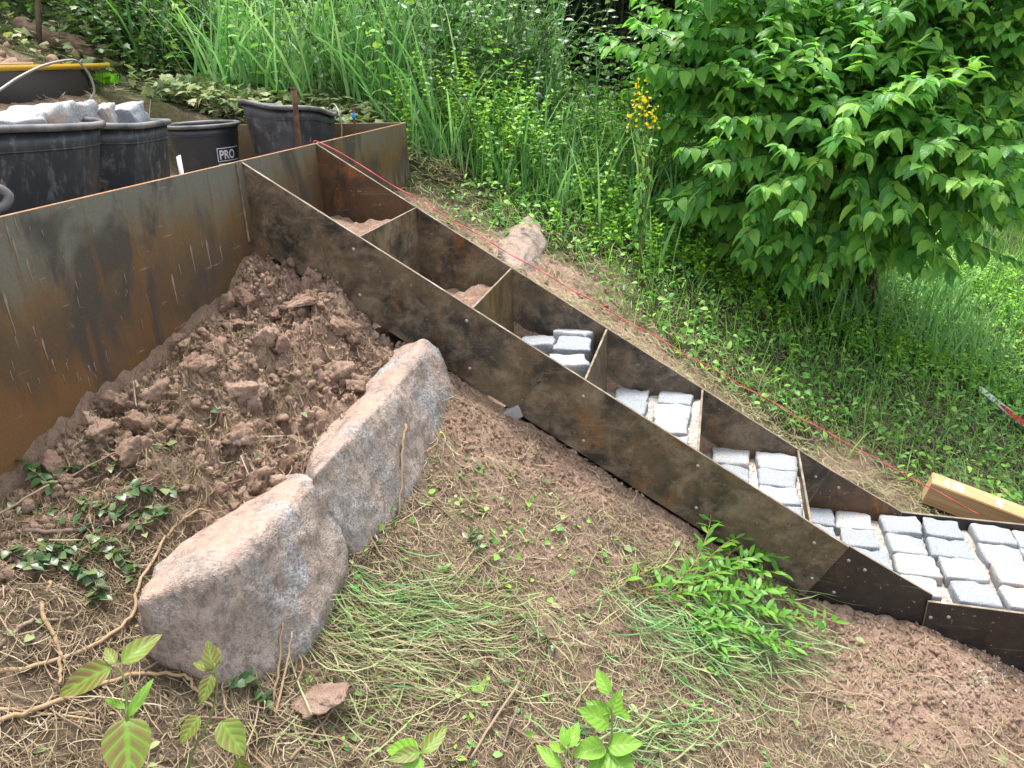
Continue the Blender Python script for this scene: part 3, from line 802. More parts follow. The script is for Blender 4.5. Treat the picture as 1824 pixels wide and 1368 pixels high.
gb = gravel_bed(RS[4] + .008, 3.29, -1.298, 'gravel bedding under the cobbles of the lower platform')
xs = [1.785, 1.925]
while xs[-1] < 3.15: xs.append(xs[-1] + rng.uniform(.136, .146))
for c_, x in enumerate(xs):
    for r_ in range(4):
        off = [0, -.004, .004, 0][r_] + j_(.007)
        sett(gb, x + off + (.01 if c_ % 2 else -.006) * (r_ - 1.5) * .6, row_t(r_) + j_(.004), -1.262 + j_(.006), j_(.05), (.97 + j_(.05), 1.0 + j_(.025), 1), (j_(.04), j_(.04)))
# four loose setts on the third step
for (px, py, z, rz, tl, lab) in [
        (960, 608, -.655, .1, (.05, .08), 'loose pale cobble on third step, leftmost of the loose four'),
        (1021, 592, -.640, -.15, (.18, .02), 'loose pale cobble on third step, rearmost against the far stringer'),
        (1020, 612, -.640, .08, (.10, .05), 'loose pale cobble on third step, middle of the right-hand row'),
        (1012, 643, -.640, .3, (.05, -.06), 'loose angular cobble on third step, nearest of the loose four')]:
    p = at_plane(px, py, 2, z)
    o = sett(None, p[0], p[1], z + .006, rz, (1.0, 1.0, 1.05), tl)
    o['label'] = lab; o['category'] = 'cobblestone'; o['group'] = 'loose cobbles on the third step'
p = at_plane(898, 722, 1, -.03)
o = sett(None, p[0], p[1] + .025, p[2] - .028, .3, (.8, .5, .4), (.1, .5)); o['label'] = 'grey cobble poking out beneath the near stringer'; o['category'] = 'cobblestone'

# ------------------------------------------------------------------ boulders
def boulder(name, pts, label, seed, grey, disp=.0085, k=12):
    bm = bmesh.new()
    for p in pts: bm.verts.new(Vector(p))
    r = bmesh.ops.convex_hull(bm, input=bm.verts[:])
    bmesh.ops.delete(bm, geom=list({g for g in r['geom_interior'] + r['geom_unused'] if isinstance(g, bmesh.types.BMVert)}), context='VERTS')
    for i in range(4):
        el = [e for e in bm.edges if e.calc_length() > .03]
        if not el: break
        bmesh.ops.subdivide_edges(bm, edges=el, cuts=1, use_grid_fill=False)
        bmesh.ops.triangulate(bm, faces=bm.faces[:])
    for i in range(2):
        el = [e for e in bm.edges if e.calc_length() > .016]
        bmesh.ops.subdivide_edges(bm, edges=el, cuts=1); bmesh.ops.triangulate(bm, faces=bm.faces[:])
    for i in range(1): bmesh.ops.smooth_vert(bm, verts=bm.verts[:], factor=.5, use_axis_x=True, use_axis_y=True, use_axis_z=True)
    bm.normal_update()
    P = A([v.co[:] for v in bm.verts]); Nn = A([v.normal[:] for v in bm.verts])
    d = fbm(P[:, 0] * k, P[:, 1] * k, P[:, 2] * k, oct=5, seed=seed, gain=.55) * disp
    d += (1 - np.abs(fbm(P[:, 0] * 5, P[:, 1] * 5, P[:, 2] * 9, oct=3, seed=seed + 7))) * disp * .5
    Q = P + Nn * d[:, None]
    c = Q.mean(0); c[2] = Q[:, 2].min()
    for v, q_ in zip(bm.verts, Q - c): v.co = q_
    me = bpy.data.meshes.new(name); bm.to_mesh(me); bm.free()
    me.polygons.foreach_set('use_smooth', np.ones(len(me.polygons), bool))
    me.materials.append(BOULDER)
    lv = np.ones((len(Q), 4)); lv[:, 0] = grey(Q); lv[:, 1] = np.clip(Nn[:, 2] * 1.8 - .5, 0, 1); lv[:, 2] = 0
    a = me.attributes.new('lv', 'FLOAT_COLOR', 'POINT'); a.data.foreach_set('color', lv.astype(np.float32).ravel())
    o = obj(name, me, None, label, 'boulder', 'granite boulders below the wall'); o.location = Vector(c)
    return o
pp = lambda px, py, s: at_plane(px, py, 0, s)
b1 = [pp(248, 1072, .45), pp(345, 1030, .52), pp(395, 1018, .55), pp(470, 945, .57), pp(548, 848, .56), pp(275, 1012, .36), pp(420, 905, .36), pp(500, 845, .36),
      pp(300, 1165, .47), pp(400, 1215, .55), pp(487, 1240, .60), pp(560, 1115, .64), pp(612, 1010, .635), pp(596, 930, .605), pp(566, 862, .58), pp(615, 970, .625)]
b1 += [A([.30, -1.08, -.80]), A([.30, -.62, -.78]), A([.6, -1.12, -.98]), A([.62, -.80, -.95]), A([.35, -1.15, -.95]), A([.5, -.62, -.8])]
boulder('boulder', b1, 'wedge-shaped pink granite boulder with grey face, nearest the camera', 2, lambda Q: np.clip(.2 + 1.3 * sst(Q[:, 1], -1.1, -.9), 0, 1))
b2 = [pp(556, 852, .58), pp(620, 790, .59), pp(690, 708, .595), pp(745, 640, .59), pp(756, 605, .567), pp(560, 790, .42), pp(640, 695, .43), pp(700, 630, .47),
      pp(782, 622, .60), pp(806, 690, .645), pp(812, 725, .66), pp(795, 775, .66), pp(760, 835, .66), pp(720, 890, .655), pp(690, 935, .65), pp(640, 1005, .63), pp(600, 990, .58), A([.50, -.80, -.80]), A([.52, -.74, -.64])]
b2 += [A([.40, -.62, -.80]), A([.42, -.1, -.75]), A([.62, -.70, -.95]), A([.66, -.15, -.85]), A([.55, -.05, -.75])]
boulder('boulder', b2, 'long pinkish granite boulder leaning against the near stringer', 5, lambda Q: np.clip(.45 + .6 * sst(Q[:, 1], -.35, -.15), 0, 1))
g0 = at_ground(930, 470)
dg = float((at_ground(930, 478) - CAM) @ FW) - 3.15
b3 = [at_depth(935 + (px - 935) * 1.25 - 6, 470 + (py - 470) * 1.2, d + dg) for px, py, d in [(900, 425, 3.35), (945, 400, 3.45), (962, 412, 3.4), (970, 440, 3.35), (960, 475, 3.25), (915, 478, 3.1), (905, 450, 3.15), (925, 485, 3.05), (890, 470, 3.2), (940, 500, 3.1), (960, 500, 3.35), (905, 500, 3.35)]]
boulder('boulder', b3, 'small brown boulder beyond the far stringer, partly behind the string', 8, lambda Q: .35 + 0 * Q[:, 0], .008)

# ------------------------------------------------------------------ crumbly soil
def clod_tpl(seed, sub):
    bm = bmesh.new(); bmesh.ops.create_icosphere(bm, subdivisions=sub, radius=1)
    P = A([v.co[:] for v in bm.verts]); F = A([[v.index for v in f.verts] for f in bm.faces]); bm.free()
    d = 1 + .34 * fbm(P[:, 0] * 1.7 + seed, P[:, 1] * 1.7, P[:, 2] * 1.7, oct=4, seed=seed, gain=.6) 
    for _ in range(9):
        c_ = rng.normal(size=3); c_ /= np.linalg.norm(c_); h_ = (P * d[:, None]) @ c_; q_ = rng.uniform(.38, .8); d = np.where(h_ > q_, d * q_ / np.maximum(h_, .01) * (1 + .05 * rng.random(len(d))), d)
    d = d * (1 + .13 * fbm(P[:, 0] * 5, P[:, 1] * 5, P[:, 2] * 5, oct=1 if sub < 3 else 4, seed=seed + 3, gain=.75))
    P = P * d[:, None] * A([1, 1, .8])
    return P, F, np.full((len(P), 2), .5)
CL0 = [clod_tpl(i + 50, 1) for i in range(9)]
CL1 = [clod_tpl(i, 2) for i in range(9)]
CL2 = [clod_tpl(i + 20, 4) for i in range(7)]
def rand_frames(n):
    a = rng.normal(size=(n, 3)); b = rng.normal(size=(n, 3))
    return frame(a, b)
def clods(name, n, dens, smin, smax, tpls, region, label, power=2.2):
    s = rng.uniform(region[0], region[1], n * 6); t = rng.uniform(region[2], region[3], n * 6)
    keep = rng.random(len(s)) < dens(s, t); s, t = s[keep][:n], t[keep][:n]
    sz = smin + (smax - smin) * rng.random(len(s)) ** power
    pos = np.stack([s, t, G(s, t) + sz * .05], 1)
    X, Y, Z = rand_frames(len(s))
    V, F, lv = scatter(tpls, pos, X, Y, Z, sz * 1.1, rng.random(len(s)), rng.uniform(.75, 1.35, len(s)))
    lv[:, 2] = np.repeat(rng.random(1), len(lv)) if False else lv[:, 2]
    return V, F, lv
V0 = clods('z', 7500, lambda s, t: heap_mask(s, t), .0025, .0095, CL0, (0.01, .6, -1.1, -.01), '')
V0c = clods('x', 200, lambda s, t: .9 + 0 * s, .007, .020, CL1, (0.012, .22, -1.3, -.25), '')
V0b = clods('y', 2300, lambda s, t: .9 + 0 * s, .003, .015, CL0, (0.006, .16, -1.3, -.05), '', 1.3)
V1 = clods('a', 800, lambda s, t: heap_mask(s, t) ** 1.0, .007, .020, CL1, (0.01, .6, -1.1, -.01), '')
V2 = clods('b', 120, lambda s, t: heap_mask(s, t), .016, .046, CL2, (0.03, .5, -.95, -.06), '', 2.0)
V, F, lv = cat([V0, V0b, V0c, V1, V2])
obj('soil_heap', newmesh('soil_heap', V, F, [CLOD], lv=lv), None, 'heap of crumbly reddish clay clods between wall and boulders', 'soil', kind='stuff')
V3 = clods('c', 2400, lambda s, t: np.where(t > -.5, soil_mask(s, t), 0) * np.exp(t / .16), .0025, .012, CL0, (.6, 2.6, -.6, -.012), '')
V4 = clods('d', 4200, lambda s, t: soil_mask(s, t) ** 1.5, .0018, .012, CL0, (.6, 2.6, -1.2, -.1), '')
V5 = clods('e', 1200, lambda s, t: soil_mask(s, t), .003, .014, CL0, (.02, 2.4, WID + .02, 1.4), '')
V, F, lv = cat([V3, V4, V5])
obj('loose_soil', newmesh('loose_soil', V, F, [CLOD], lv=lv), None, 'crumbs of red soil scattered along both sides of the stairs', 'soil', kind='stuff')
V6 = clods('f', 260, lambda s, t: (1 - sst(s, -1.9, -1.75)), .01, .04, CL1, (-3, -1.8, 1.0, 2.0), '')
obj('soil_heap', newmesh('soil_heap', V6[0], V6[1], [CLOD], lv=V6[2]), None, 'small pile of brown soil behind the yellow board', 'soil', kind='stuff')
for (px, py, sz, lab) in [(490, 472, .042, 'big pink clay clod tucked under the top end of the near stringer'), (405, 552, .045, 'pink clay clod resting against the foot of the wall'), (545, 548, .05, 'flat broken clay slab on the soil heap below the stringer'),
                          (420, 585, .035, 'pale clay clod on the upper left of the soil heap'), (430, 790, .055, 'large red clay lump at the lower edge of the soil heap'), (575, 1250, .055, 'flat pinkish clay lump lying below the nearest boulder'), (310, 620, .035, 'clay clod at wall foot on left of soil heap'), (1265, 1010, .0, '')]:
    if not sz: continue
    p = at_ground(px, py)
    P, F, uv = clod_tpl(int(px), 4)
    flat = .45 if 'flat' in lab else .8
    X, Y, Z = [v[0] for v in rand_frames(1)]
    Mx = np.stack([X, Y, Z], 1) if flat > .5 else np.eye(3)
    P = (P @ Mx.T) * A([1.1, 1.0, flat]) * sz
    obj('soil_clod', newmesh('soil_clod', P, F, [CLOD], lv=np.full((len(P), 3), .5 + .4 * (rng.random() - .3))), None, lab, 'soil clod', 'large clay clods', loc=Vector(p + A([0, 0, sz * .35])))
# spilt gravel below the joint
def pebbles(n, region_px, smin, smax):
    P = []
    for i in range(n):
        px = rng.normal(region_px[0], region_px[2]); py = rng.normal(region_px[1], region_px[3])
        P.append(at_ground(px, py))
    P = A(P); sz = rng.uniform(smin, smax, n); X, Y, Z = rand_frames(n)
    return scatter(CL1, P + A([0, 0, .002]), X, Y, Z, sz, rng.random(n))
Vg = cat([pebbles(130, (1355, 1045, 26, 16), .002, .006), pebbles(160, (1775, 1195, 26, 14), .002, .006), pebbles(40, (1310, 985, 16, 10), .002, .005)])
obj('spilt_gravel', newmesh('spilt_gravel', Vg[0], Vg[1], [GRAVEL]), None, 'pale grey gravel spilt beside the near stringer foot', 'gravel', kind='stuff')

# ------------------------------------------------------------------ tub, buckets and their stones
def vessel(parent, c, a, b, h, taper, pw, zbot, ztop, nseg=48, wob=0.0, seed=0, mat=None, rim=None, wall_t=.004, rimr=.011, tilt=(0, 0), rz=0.0, facets=None):
    """superelliptic open vessel: half axes a,b at the rim"""
    th = np.arange(nseg) / nseg * 2 * math.pi
    def ring(f, z, extra=0.0):
        r = (np.abs(np.cos(th)) ** pw + np.abs(np.sin(th)) ** pw) ** (-1 / pw)
        x, y = np.cos(th) * r * (a * f + extra), np.sin(th) * r * (b * f + extra)
        w_ = wob * np.sin(th * 3 + seed) * (z - zbot) / (ztop - zbot)
        x = x * (1 + w_); y = y * (1 - w_)
        cs, sn = math.cos(rz), math.sin(rz)
        X = c[0] + x * cs - y * sn; Y = c[1] + x * sn + y * cs
        k = (z - zbot) / (ztop - zbot)
        Zz = z + k * (tilt[0] * (X - c[0]) + tilt[1] * (Y - c[1]) + wob * .12 * np.sin(th * 4 + seed * 2))
        return np.stack([X, Y, Zz], 1)
    prof = []
    for i in range(9):
        k = i / 8; prof.append((taper + (1 - taper) * k, zbot + (ztop - zbot) * k, 0))
    for k in (.93, .6, .2): prof.append((taper + (1 - taper) * k, zbot + (ztop - zbot) * k, -wall_t))
    R = [ring(*p) for p in prof]
    V = np.concatenate(R + [A([[c[0], c[1], zbot]]), A([[c[0], c[1], prof[-1][1]]])])
    F = []
    for i in range(len(R) - 1):
        for j in range(nseg): F.append((i * nseg + j, i * nseg + (j + 1) % nseg, (i + 1) * nseg + (j + 1) % nseg, (i + 1) * nseg + j))
    T = [(len(V) - 2, (j + 1) % nseg, j) for j in range(nseg)] + [(len(V) - 1, (len(R) - 1) * nseg + j, (len(R) - 1) * nseg + (j + 1) % nseg) for j in range(nseg)]
    child('body', V, [A(F), A(T)], parent, [mat])
    top = ring(1.0, ztop, rimr * .5)
    P = np.concatenate([top, top[:2]])
    v, f = tube(P, rimr, 8, cap=False)
    child('rim', v, f, parent, [rim])
    # a moulded band under the rim
    bnd = ring(taper + (1 - taper) * .86, zbot + (ztop - zbot) * .86, .0012)
    v, f = tube(np.concatenate([bnd, bnd[:2]]), .0022, 5, cap=False)
    child('moulded_band', v, f, parent, [mat])
    return ring
tub = empty('mortar_tub', (-.41, -.67, -.22), 'large scuffed black mortar tub full of granite setts above the wall', 'tub', 'black plastic vessels on the landing')
tring = vessel(tub, (-.41, -.67), .25, .44, .35, .80, 3.2, -.22, .162, 64, .018, 1.0, PLASTIC, RIM, rimr=.009, tilt=(-.05, -.05), rz=-.06)
for px, py0, py1, s in [(213, 212, 335, -.175), (271, 214, 322, -.22)]:
    p0, p1 = at_plane(px - 2, py0, 0, s - .0), at_plane(px + 1, py1, 0, s + .03)
arc = smoothline([at_plane(150, 198, 0, -.42), at_plane(158, 182, 0, -.41), at_plane(168, 163, 0, -.40), at_plane(160, 135, 0, -.40), at_plane(143, 113, 0, -.40), at_plane(125, 107, 0, -.40), at_plane(80, 116, 0, -.39), at_plane(35, 137, 0, -.39), at_plane(0, 160, 0, -.38), at_plane(-60, 200, 0, -.36)], 5)
v, f = tube(arc, .0035, 6); child('wire_handle', v, f, tub, [WIRE])
for (px, py, s, d, rot, lab) in [(60, 195, -.34, (.2, .15, .12), .3, 'pale granite block heaped in the large tub beneath the wire'), (118, 190, -.38, (.17, .14, .12), -.4, 'pale granite block in the middle of the heap across both tubs'),
                               (165, 190, -.36, (.13, .12, .10), .5, 'pale granite block at the foot of the wire handle'), (214, 192, -.38, (.16, .13, .12), .2, 'pale granite block rightmost of the heap, in the second tub'), (20, 205, -.30, (.18, .14, .1), .7, 'pale granite block in the large tub at left picture edge')]:
    p = at_plane(px, py, 0, s) - A([0, 0, .045])
    me = sett_mesh('granite_block', (d[0] * .78, d[1] * .85, d[2] * .8), int(px) + 3, 2.2)
    o = obj('granite_block', me, None, lab, 'stone', 'granite blocks in the tub', loc=Vector(p)); o.rotation_euler = (.15, -.1, rot)
# mortar-caked handle on the tub's near side
v, f = tube(smoothline([at_plane(-14, 330, 0, -.075), at_plane(6, 340, 0, -.062), at_plane(16, 352, 0, -.055), at_plane(6, 368, 0, -.062), at_plane(-14, 376, 0, -.075)], 5), .010, 8)
child('side_handle', v, f, tub, [RIM], label='mortar-caked grab handle on the tub side')

tub2 = empty('mortar_tub', (-.47, -.09, -.22), 'second black mortar tub tucked between the large tub and the round bucket', 'tub', 'black plastic vessels on the landing')
vessel(tub2, (-.47, -.09), .23, .21, .35, .82, 3.0, -.22, .122, 56, .02, 3.0, PLASTIC, RIM, rimr=.009, tilt=(-.04, -.05), rz=.1)
bk = empty('builders_bucket', (-.75, .895, -.22), 'round black bucket with white PRO print between tub and edging plate', 'bucket', 'black plastic vessels on the landing')
vessel(bk, (-.75, .895), .146, .146, .3, .78, 2.0, -.22, .035, 40, .0, 0, PLASTIC2, RIM, rimr=.008)
# print, wrapped on the bucket wall
def wrap_text(txt, size, ang0, z0, c, rad, parent, name):
    cu = bpy.data.curves.new('t', 'FONT'); cu.body = txt; cu.size = size; cu.offset = size * .025
    to = bpy.data.objects.new('t', cu); COL.objects.link(to)
    dg = bpy.context.evaluated_depsgraph_get(); ev = to.evaluated_get(dg); me = ev.to_mesh()
    P = A([v.co[:] for v in me.vertices]); Fs = [list(p.vertices) for p in me.polygons]
    ev.to_mesh_clear(); bpy.data.objects.remove(to); bpy.data.curves.remove(cu)
    return P, Fs
def wrap_pts(P, ang0, z0, c, rad_at):
    z = z0 + P[:, 1]; r = rad_at(z)
    a = ang0 + P[:, 0] / r
    return np.stack([c[0] + r * np.cos(a), c[1] + r * np.sin(a), z], 1)
rad_at = lambda z: .146 * (.78 + .22 * (z + .22) / .255) + .0016
ang = math.atan2(CAM[1] - .895, CAM[0] + .75)
try:
    P, Fs = wrap_text('PRO', .05, 0, 0, None, 0, None, '')
    # the print faces the right of the bucket as seen in the photograph
    bmx = bmesh.new(); vs = [bmx.verts.new(Vector(p)) for p in P]
    for f_ in Fs:
        try: bmx.faces.new([vs[i] for i in f_])
        except ValueError: pass
    bmesh.ops.triangulate(bmx, faces=bmx.faces[:]); 
    P = A([v_.co[:] for v_ in bmx.verts]); bmx.verts.index_update(); Fs = A([[v_.index for v_ in f_.verts] for f_ in bmx.faces]); bmx.free()
    P[:, 0] *= .82
    Q = wrap_pts(P, ang + .36, -.098, (-.75, .895), rad_at)
    child('print', Q, Fs, bk, [PRINT], smooth=False, label='white PRO lettering on the bucket')
    L = P[:, 0].max()
    bars = []
    for (x0, x1, y0, y1) in [(-.008, L + .03, -.010, -.007), (-.008, L + .03, .042, .045), (-.008, -.005, -.007, .042), (-.006, .03, -.022, -.018), (.034, .06, -.022, -.018)]:
        n = 8; xx = np.linspace(x0, x1, n)
        pts = np.concatenate([np.stack([xx, np.full(n, y0)], 1), np.stack([xx, np.full(n, y1)], 1)])
        bars.append((wrap_pts(pts, ang + .36, -.098, (-.75, .895), rad_at), [A([(i, i + 1, n + i + 1, n + i) for i in range(n - 1)])]))
    V, F = join(bars); child('print_frame', V, F, bk, [PRINT], smooth=False)
except Exception as e:
    print('text', e)
p = at_plane(319, 283, 0, -.5)
v, f = box(p, (.004, .012, .02)); 
o = empty('plastic_scrap', (p[0], p[1], -.22), 'small white plastic sheet standing between tub and round bucket', 'scrap')
child('sheet', *plate([(p[1] - .010, -.22), (p[1] + .010, -.22), (p[1] + .012, p[2] + .012), (p[1] - .010, p[2] + .008)], 0, p[0] - .003, p[0])[:1], [A([[0, 1, 2, 3], [7, 6, 5, 4]] + [[i, i + 4, (i + 1) % 4 + 4, (i + 1) % 4] for i in range(4)])], o, [WPAINT], smooth=False)
bs = empty('square_bucket', (-.40, 1.03, -.22), 'dented black square bucket behind the iron stake at the wall corner', 'bucket', 'black plastic vessels on the landing')
r3 = vessel(bs, (-.40, 1.03), .165, .205, .3, .80, 3.2, -.22, .085, 48, .05, 2.2, PLASTIC, RIM, rimr=.010, tilt=(-.10, -.13), rz=.15)
v, f = tube(smoothline([r3(1., .085)[8], r3(1., .10)[6] + A([0, 0, .02]), r3(1., .10)[3] + A([.02, 0, .0]), r3(1, .03)[2] + A([.03, 0, -.03]), r3(.9, -.05)[1] + A([.02, .0, -.04])], 5), .004, 6)
child('wire_handle', v, f, bs, [WIRE])
# iron stakes
def stake(px0, py0, px1, py1, s, r, label, tape=False):
    top, bot = at_plane(px0, py0, 0, s), at_plane(px1, py1, 0, s)
    o = empty('iron_stake', (bot[0], bot[1], -.3), label, 'stake', 'iron stakes behind the wall')
    P = A([[top[0], bot[1] + (top[1] - bot[1]) * k, -.3 + (top[2] + .3) * k] for k in np.linspace(0, 1, 8)])
    v, f = tube(P, r, 8, rough=.08); child('bar', v, f, o, [IRON])
    v, f = tube(A([top - A([0, 0, .004]), top + A([0, 0, .001])]), r * 1.12, 8); child('cap', v, f, o, [IRON])
    if tape:
        v, f = tube(A([P[-1] - A([0, 0, .05]), P[-1] - A([0, 0, .03])]), r * 1.5, 8); child('tape', v, f, o, [BLUE], label='blue tape band')
stake(523, 157, 526, 262, -.05, .0095, 'rusty iron stake standing tall in front of the square bucket')
stake(628, 187, 632, 235, -.05, .0055, 'short thin iron stake with blue tape near the wall corner', True)
# red line
pts = [at_plane(557, 256, 1, WID + .004), A([.02, WID + .012, .001])]
a_, b_ = A([.02, WID + .012, .002]), at_plane(1745, 916, 1, WID + .17)
pts += [a_ + (b_ - a_) * k - A([0, 0, .022 * 4 * k * (1 - k)]) for k in np.linspace(.08, 1, 16)]
tw = []
L_ = smoothline(pts, 14)
for ph in (0, math.pi):
    a2 = np.arange(len(L_)) * 1.25 + ph
    tw.append(tube(L_ + np.stack([0 * a2, np.cos(a2 * .25) * .0024, np.sin(a2 * .25) * .0024], 1), .0013, 5))
V, F = join(tw); obj('string_line', newmesh('string_line', V, F, [CORD]), None, 'taut red mason string running down along the far stringer', 'string')

# ------------------------------------------------------------------ timber beam and level on the right
def beam_obj(name, c, d, up, hl, hw, hh, label, catg, mats):
    x, y, z = frame(A(d), A(up))
    Mx = np.stack([y, x, z], 1)
    o = empty(name, c - z * hh, label, catg)
    return o, Mx
def bevel_box(hl, hw, hh, bev, mats, name):
    bm = bmesh.new(); bmesh.ops.create_cube(bm, size=2)
    for v in bm.verts: v.co = Vector((v.co.x * hl, v.co.y * hw, v.co.z * hh))
    bmesh.ops.bevel(bm, geom=bm.edges[:], offset=bev, segments=2, affect='EDGES')
    bm.normal_update()
    for f in bm.faces: f.material_index = 1 if (len(mats) > 1 and abs(f.normal.x) > .8) else 0
    me = bpy.data.meshes.new(name); bm.to_mesh(me); bm.free()
    for q in mats: me.materials.append(q)
    return me
def orient(o, c, d, up):
    x, y, z = [A(v) for v in frame(A(d), A(up))]
    Mx = Matrix(((y[0], -x[0], z[0], c[0]), (y[1], -x[1], z[1], c[1]), (y[2], -x[2], z[2], c[2]), (0, 0, 0, 1)))
    o.matrix_world = Mx
p0 = A([2.245, .80, -1.325]); p1 = A([3.02, .62, -1.51])
bd = (p1 - p0) / np.linalg.norm(p1 - p0)
be = empty('timber_beam', (0, 0, 0), 'short pale sawn timber beam lying beside the lower platform', 'beam'); orient(be, (p0 + p1) / 2, bd, (0, .0, 1))
obj('beam', bevel_box(np.linalg.norm(p1 - p0) / 2, .048, .048, .003, [TIMBER, TIMBER2], 'beam'), be)
wp = []
for k, (x, wd) in enumerate([(-.355, .008), (-.315, .022), (-.17, .011), (.03, .02)]):
    bmw = [(x - wd, -.02), (x + wd * .6, -.035), (x + wd, .0), (x + wd * .4, .03), (x - wd * .8, .02)]
    V, F = plate(bmw, 2, .0483, .0495)
    wp.append((V, F))
for V, F in wp:
    bm = bmesh.new(); vs = [bm.verts.new(Vector(v)) for v in V]
    for f in F: bm.faces.new([vs[i] for i in f])
    me = bpy.data.meshes.new('paint_patch'); bm.to_mesh(me); bm.free(); me.materials.append(WPAINT); obj('paint_patch', me, be)
l0, l1 = at_ground(1742, 705) + A([0, 0, .03]), at_ground(1900, 835) + A([0, 0, .03])
ld = (l1 - l0) / np.linalg.norm(l1 - l0)
lv_ = empty('spirit_level', (0, 0, 0), 'silver spirit level with red print lying in the grass', 'spirit level'); orient(lv_, (l0 + l1) / 2 + ld * .25, ld, (-.15, -.75, .65))
hl_ = np.linalg.norm(l1 - l0) / 2 + .25
obj('body', bevel_box(hl_, .013, .032, .002, [ALU], 'body'), lv_)
obj('end_cap', bevel_box(.008, .0145, .0335, .002, [RIM], 'end_cap'), lv_, loc=Vector((-hl_, 0, 0)))
th_ = np.linspace(0, 2 * math.pi, 20, endpoint=False)
for x0, ln in ((-hl_ + .26, .14), (-hl_ + .75, .14)):
    poly = [(x0 + math.cos(a) * ln + .0, math.sin(a) * .012) for a in th_]
    n = len(poly); V = A([(x, y, .0325) for x, y in poly] + [(x, y, .034) for x, y in poly])
    bm = bmesh.new(); vs = [bm.verts.new(Vector(v)) for v in V]
    bm.faces.new(vs[n:]); [bm.faces.new([vs[i], vs[(i + 1) % n], vs[n + (i + 1) % n], vs[n + i]]) for i in range(n)]
    me = bpy.data.meshes.new('red_print'); bm.to_mesh(me); bm.free(); me.materials.append(RED); obj('red_print', me, lv_)

# ------------------------------------------------------------------ upper left: formwork panel, log, broom head, post
bp = empty('formwork_panel', (-1.62, 1.0, .10), 'yellow-edged formwork board lying on a black panel behind the tub', 'board')
A0, A1 = at_plane(-70, 122, 0, -1.55), at_plane(197, 120, 0, -1.62)
dd = (A1 - A0); dd[2] = 0; dn = A([-dd[1], dd[0], 0]); dn /= np.linalg.norm(dn)
def slab(p0, p1, depth, z0, z1):
    q = [p0, p1, p1 + dn * depth, p0 + dn * depth]
    V = A([[*p[:2], z0] for p in q] + [[*p[:2], z1] for p in q])
    return V, [A([(0, 1, 5, 4), (1, 2, 6, 5), (2, 3, 7, 6), (3, 0, 4, 7), (4, 5, 6, 7), (3, 2, 1, 0)])]
child('board', *slab(A0, A1, .45, .268, .292), bp, [YEL], smooth=False)
child('support', *slab(A0 - dn * -.01, A0 + (A1 - A0) * .80 + dn * .01, .35, -.05, .266), bp, [BLACK], smooth=False, label='black panel face below the yellow board')
child('loose_lath', *slab(A0 + dn * .05, A0 + (A1 - A0) * .5 + dn * .05, .05, .2935, .302), bp, [PALE], smooth=False)
lg = smoothline([at_plane(38, 62, 0, -2.35), at_plane(95, 92, 0, -2.2), at_plane(150, 122, 0, -2.05), at_plane(206, 152, 0, -1.9)], 5)
lg = lg + A([0, 0, .0]); lg[:, 2] = np.maximum(lg[:, 2], G(lg[:, 0], lg[:, 1]) + .03)
lo = empty('fallen_log', lg.mean(0) - A([0, 0, .06]), 'weathered brown log lying on the slope behind the yellow board', 'log')
v, f = tube(lg, np.linspace(.055, .042, len(lg)), 12, rough=.15); child('trunk', v, f, lo, [LOG])
bh = at_plane(186, 150, 0, -1.66)
br = empty('broom_head', bh - A([0, 0, .05]), 'bright lime green broom head beside the log', 'broom')
n = 700
P0 = bh + np.stack([rng.uniform(-.03, .03, n), rng.uniform(-.05, .05, n), np.full(n, -.03)], 1)
hv, hf, hl2 = blades(P0, rng.uniform(.07, .10, n), rng.uniform(-.6, .6, n) + math.pi * .5, rng.uniform(0, .35, n), rng.uniform(0, .3, n), np.full(n, .003), rng.random(n), 3)
child('bristles', hv, hf, br, [NEON], lv=hl2, kind='stuff')
child('block', *box(bh + A([0, 0, -.045]), (.035, .055, .018)), br, [NEON], lv=np.full((8, 3), .3), smooth=False)
pa, pb = at_plane(70, 78, 0, -2.12), at_plane(62, -260, 0, -2.15)
po = empty('post', (pa[0], pa[1], .40), 'thin dark post standing in ivy at the top left', 'post')
v, f = tube(A([pa + (pb - pa) * k for k in np.linspace(0, 1, 9)]), .014, 8, rough=.2); child('pole', v, f, po, [BSTEM])

# ------------------------------------------------------------------ vegetation templates
LT_OV = [leaf_template(6, w_, f_, d_) for w_, f_, d_ in ((.56, .16, .22), (.62, .10, .35), (.52, .22, .15), (.6, .05, .45), (.55, .14, .28))]
LT_OVC = [leaf_template(8, w_, f_, d_) for w_, f_, d_ in ((.56, .16, .22), (.62, .10, .38), (.54, .22, .15), (.6, .06, .48), (.56, .14, .30), (.5, .2, .55))]
LT_LA = [leaf_template(4, w_, .12, d_, shape='lance') for w_, d_ in ((.34, .15), (.40, .3), (.30, .05))]
LT_RD = [leaf_template(4, w_, .10, d_, shape='round') for w_, d_ in ((.7, .15), (.8, .3), (.62, .05))]
def ivy_tpl(drp):
    out = A([(0, 0), (.28, -.08), (.5, .12), (.34, .32), (.42, .58), (.2, .62), (0, 1.0), (-.2, .62), (-.42, .58), (-.34, .32), (-.5, .12), (-.28, -.08)], float)
    V = np.concatenate([[[0, .35, .03]], np.stack([out[:, 0], out[:, 1], -drp * out[:, 1] ** 2 - .1 * np.abs(out[:, 0])], 1)])
    F = A([(0, 1 + i, 1 + (i + 1) % 12, 1 + (i + 1) % 12) for i in range(12)])[:, :3]
    return V, F, np.stack([V[:, 0] + .5, V[:, 1]], 1)
LT_IV = [ivy_tpl(.1), ivy_tpl(.3)]
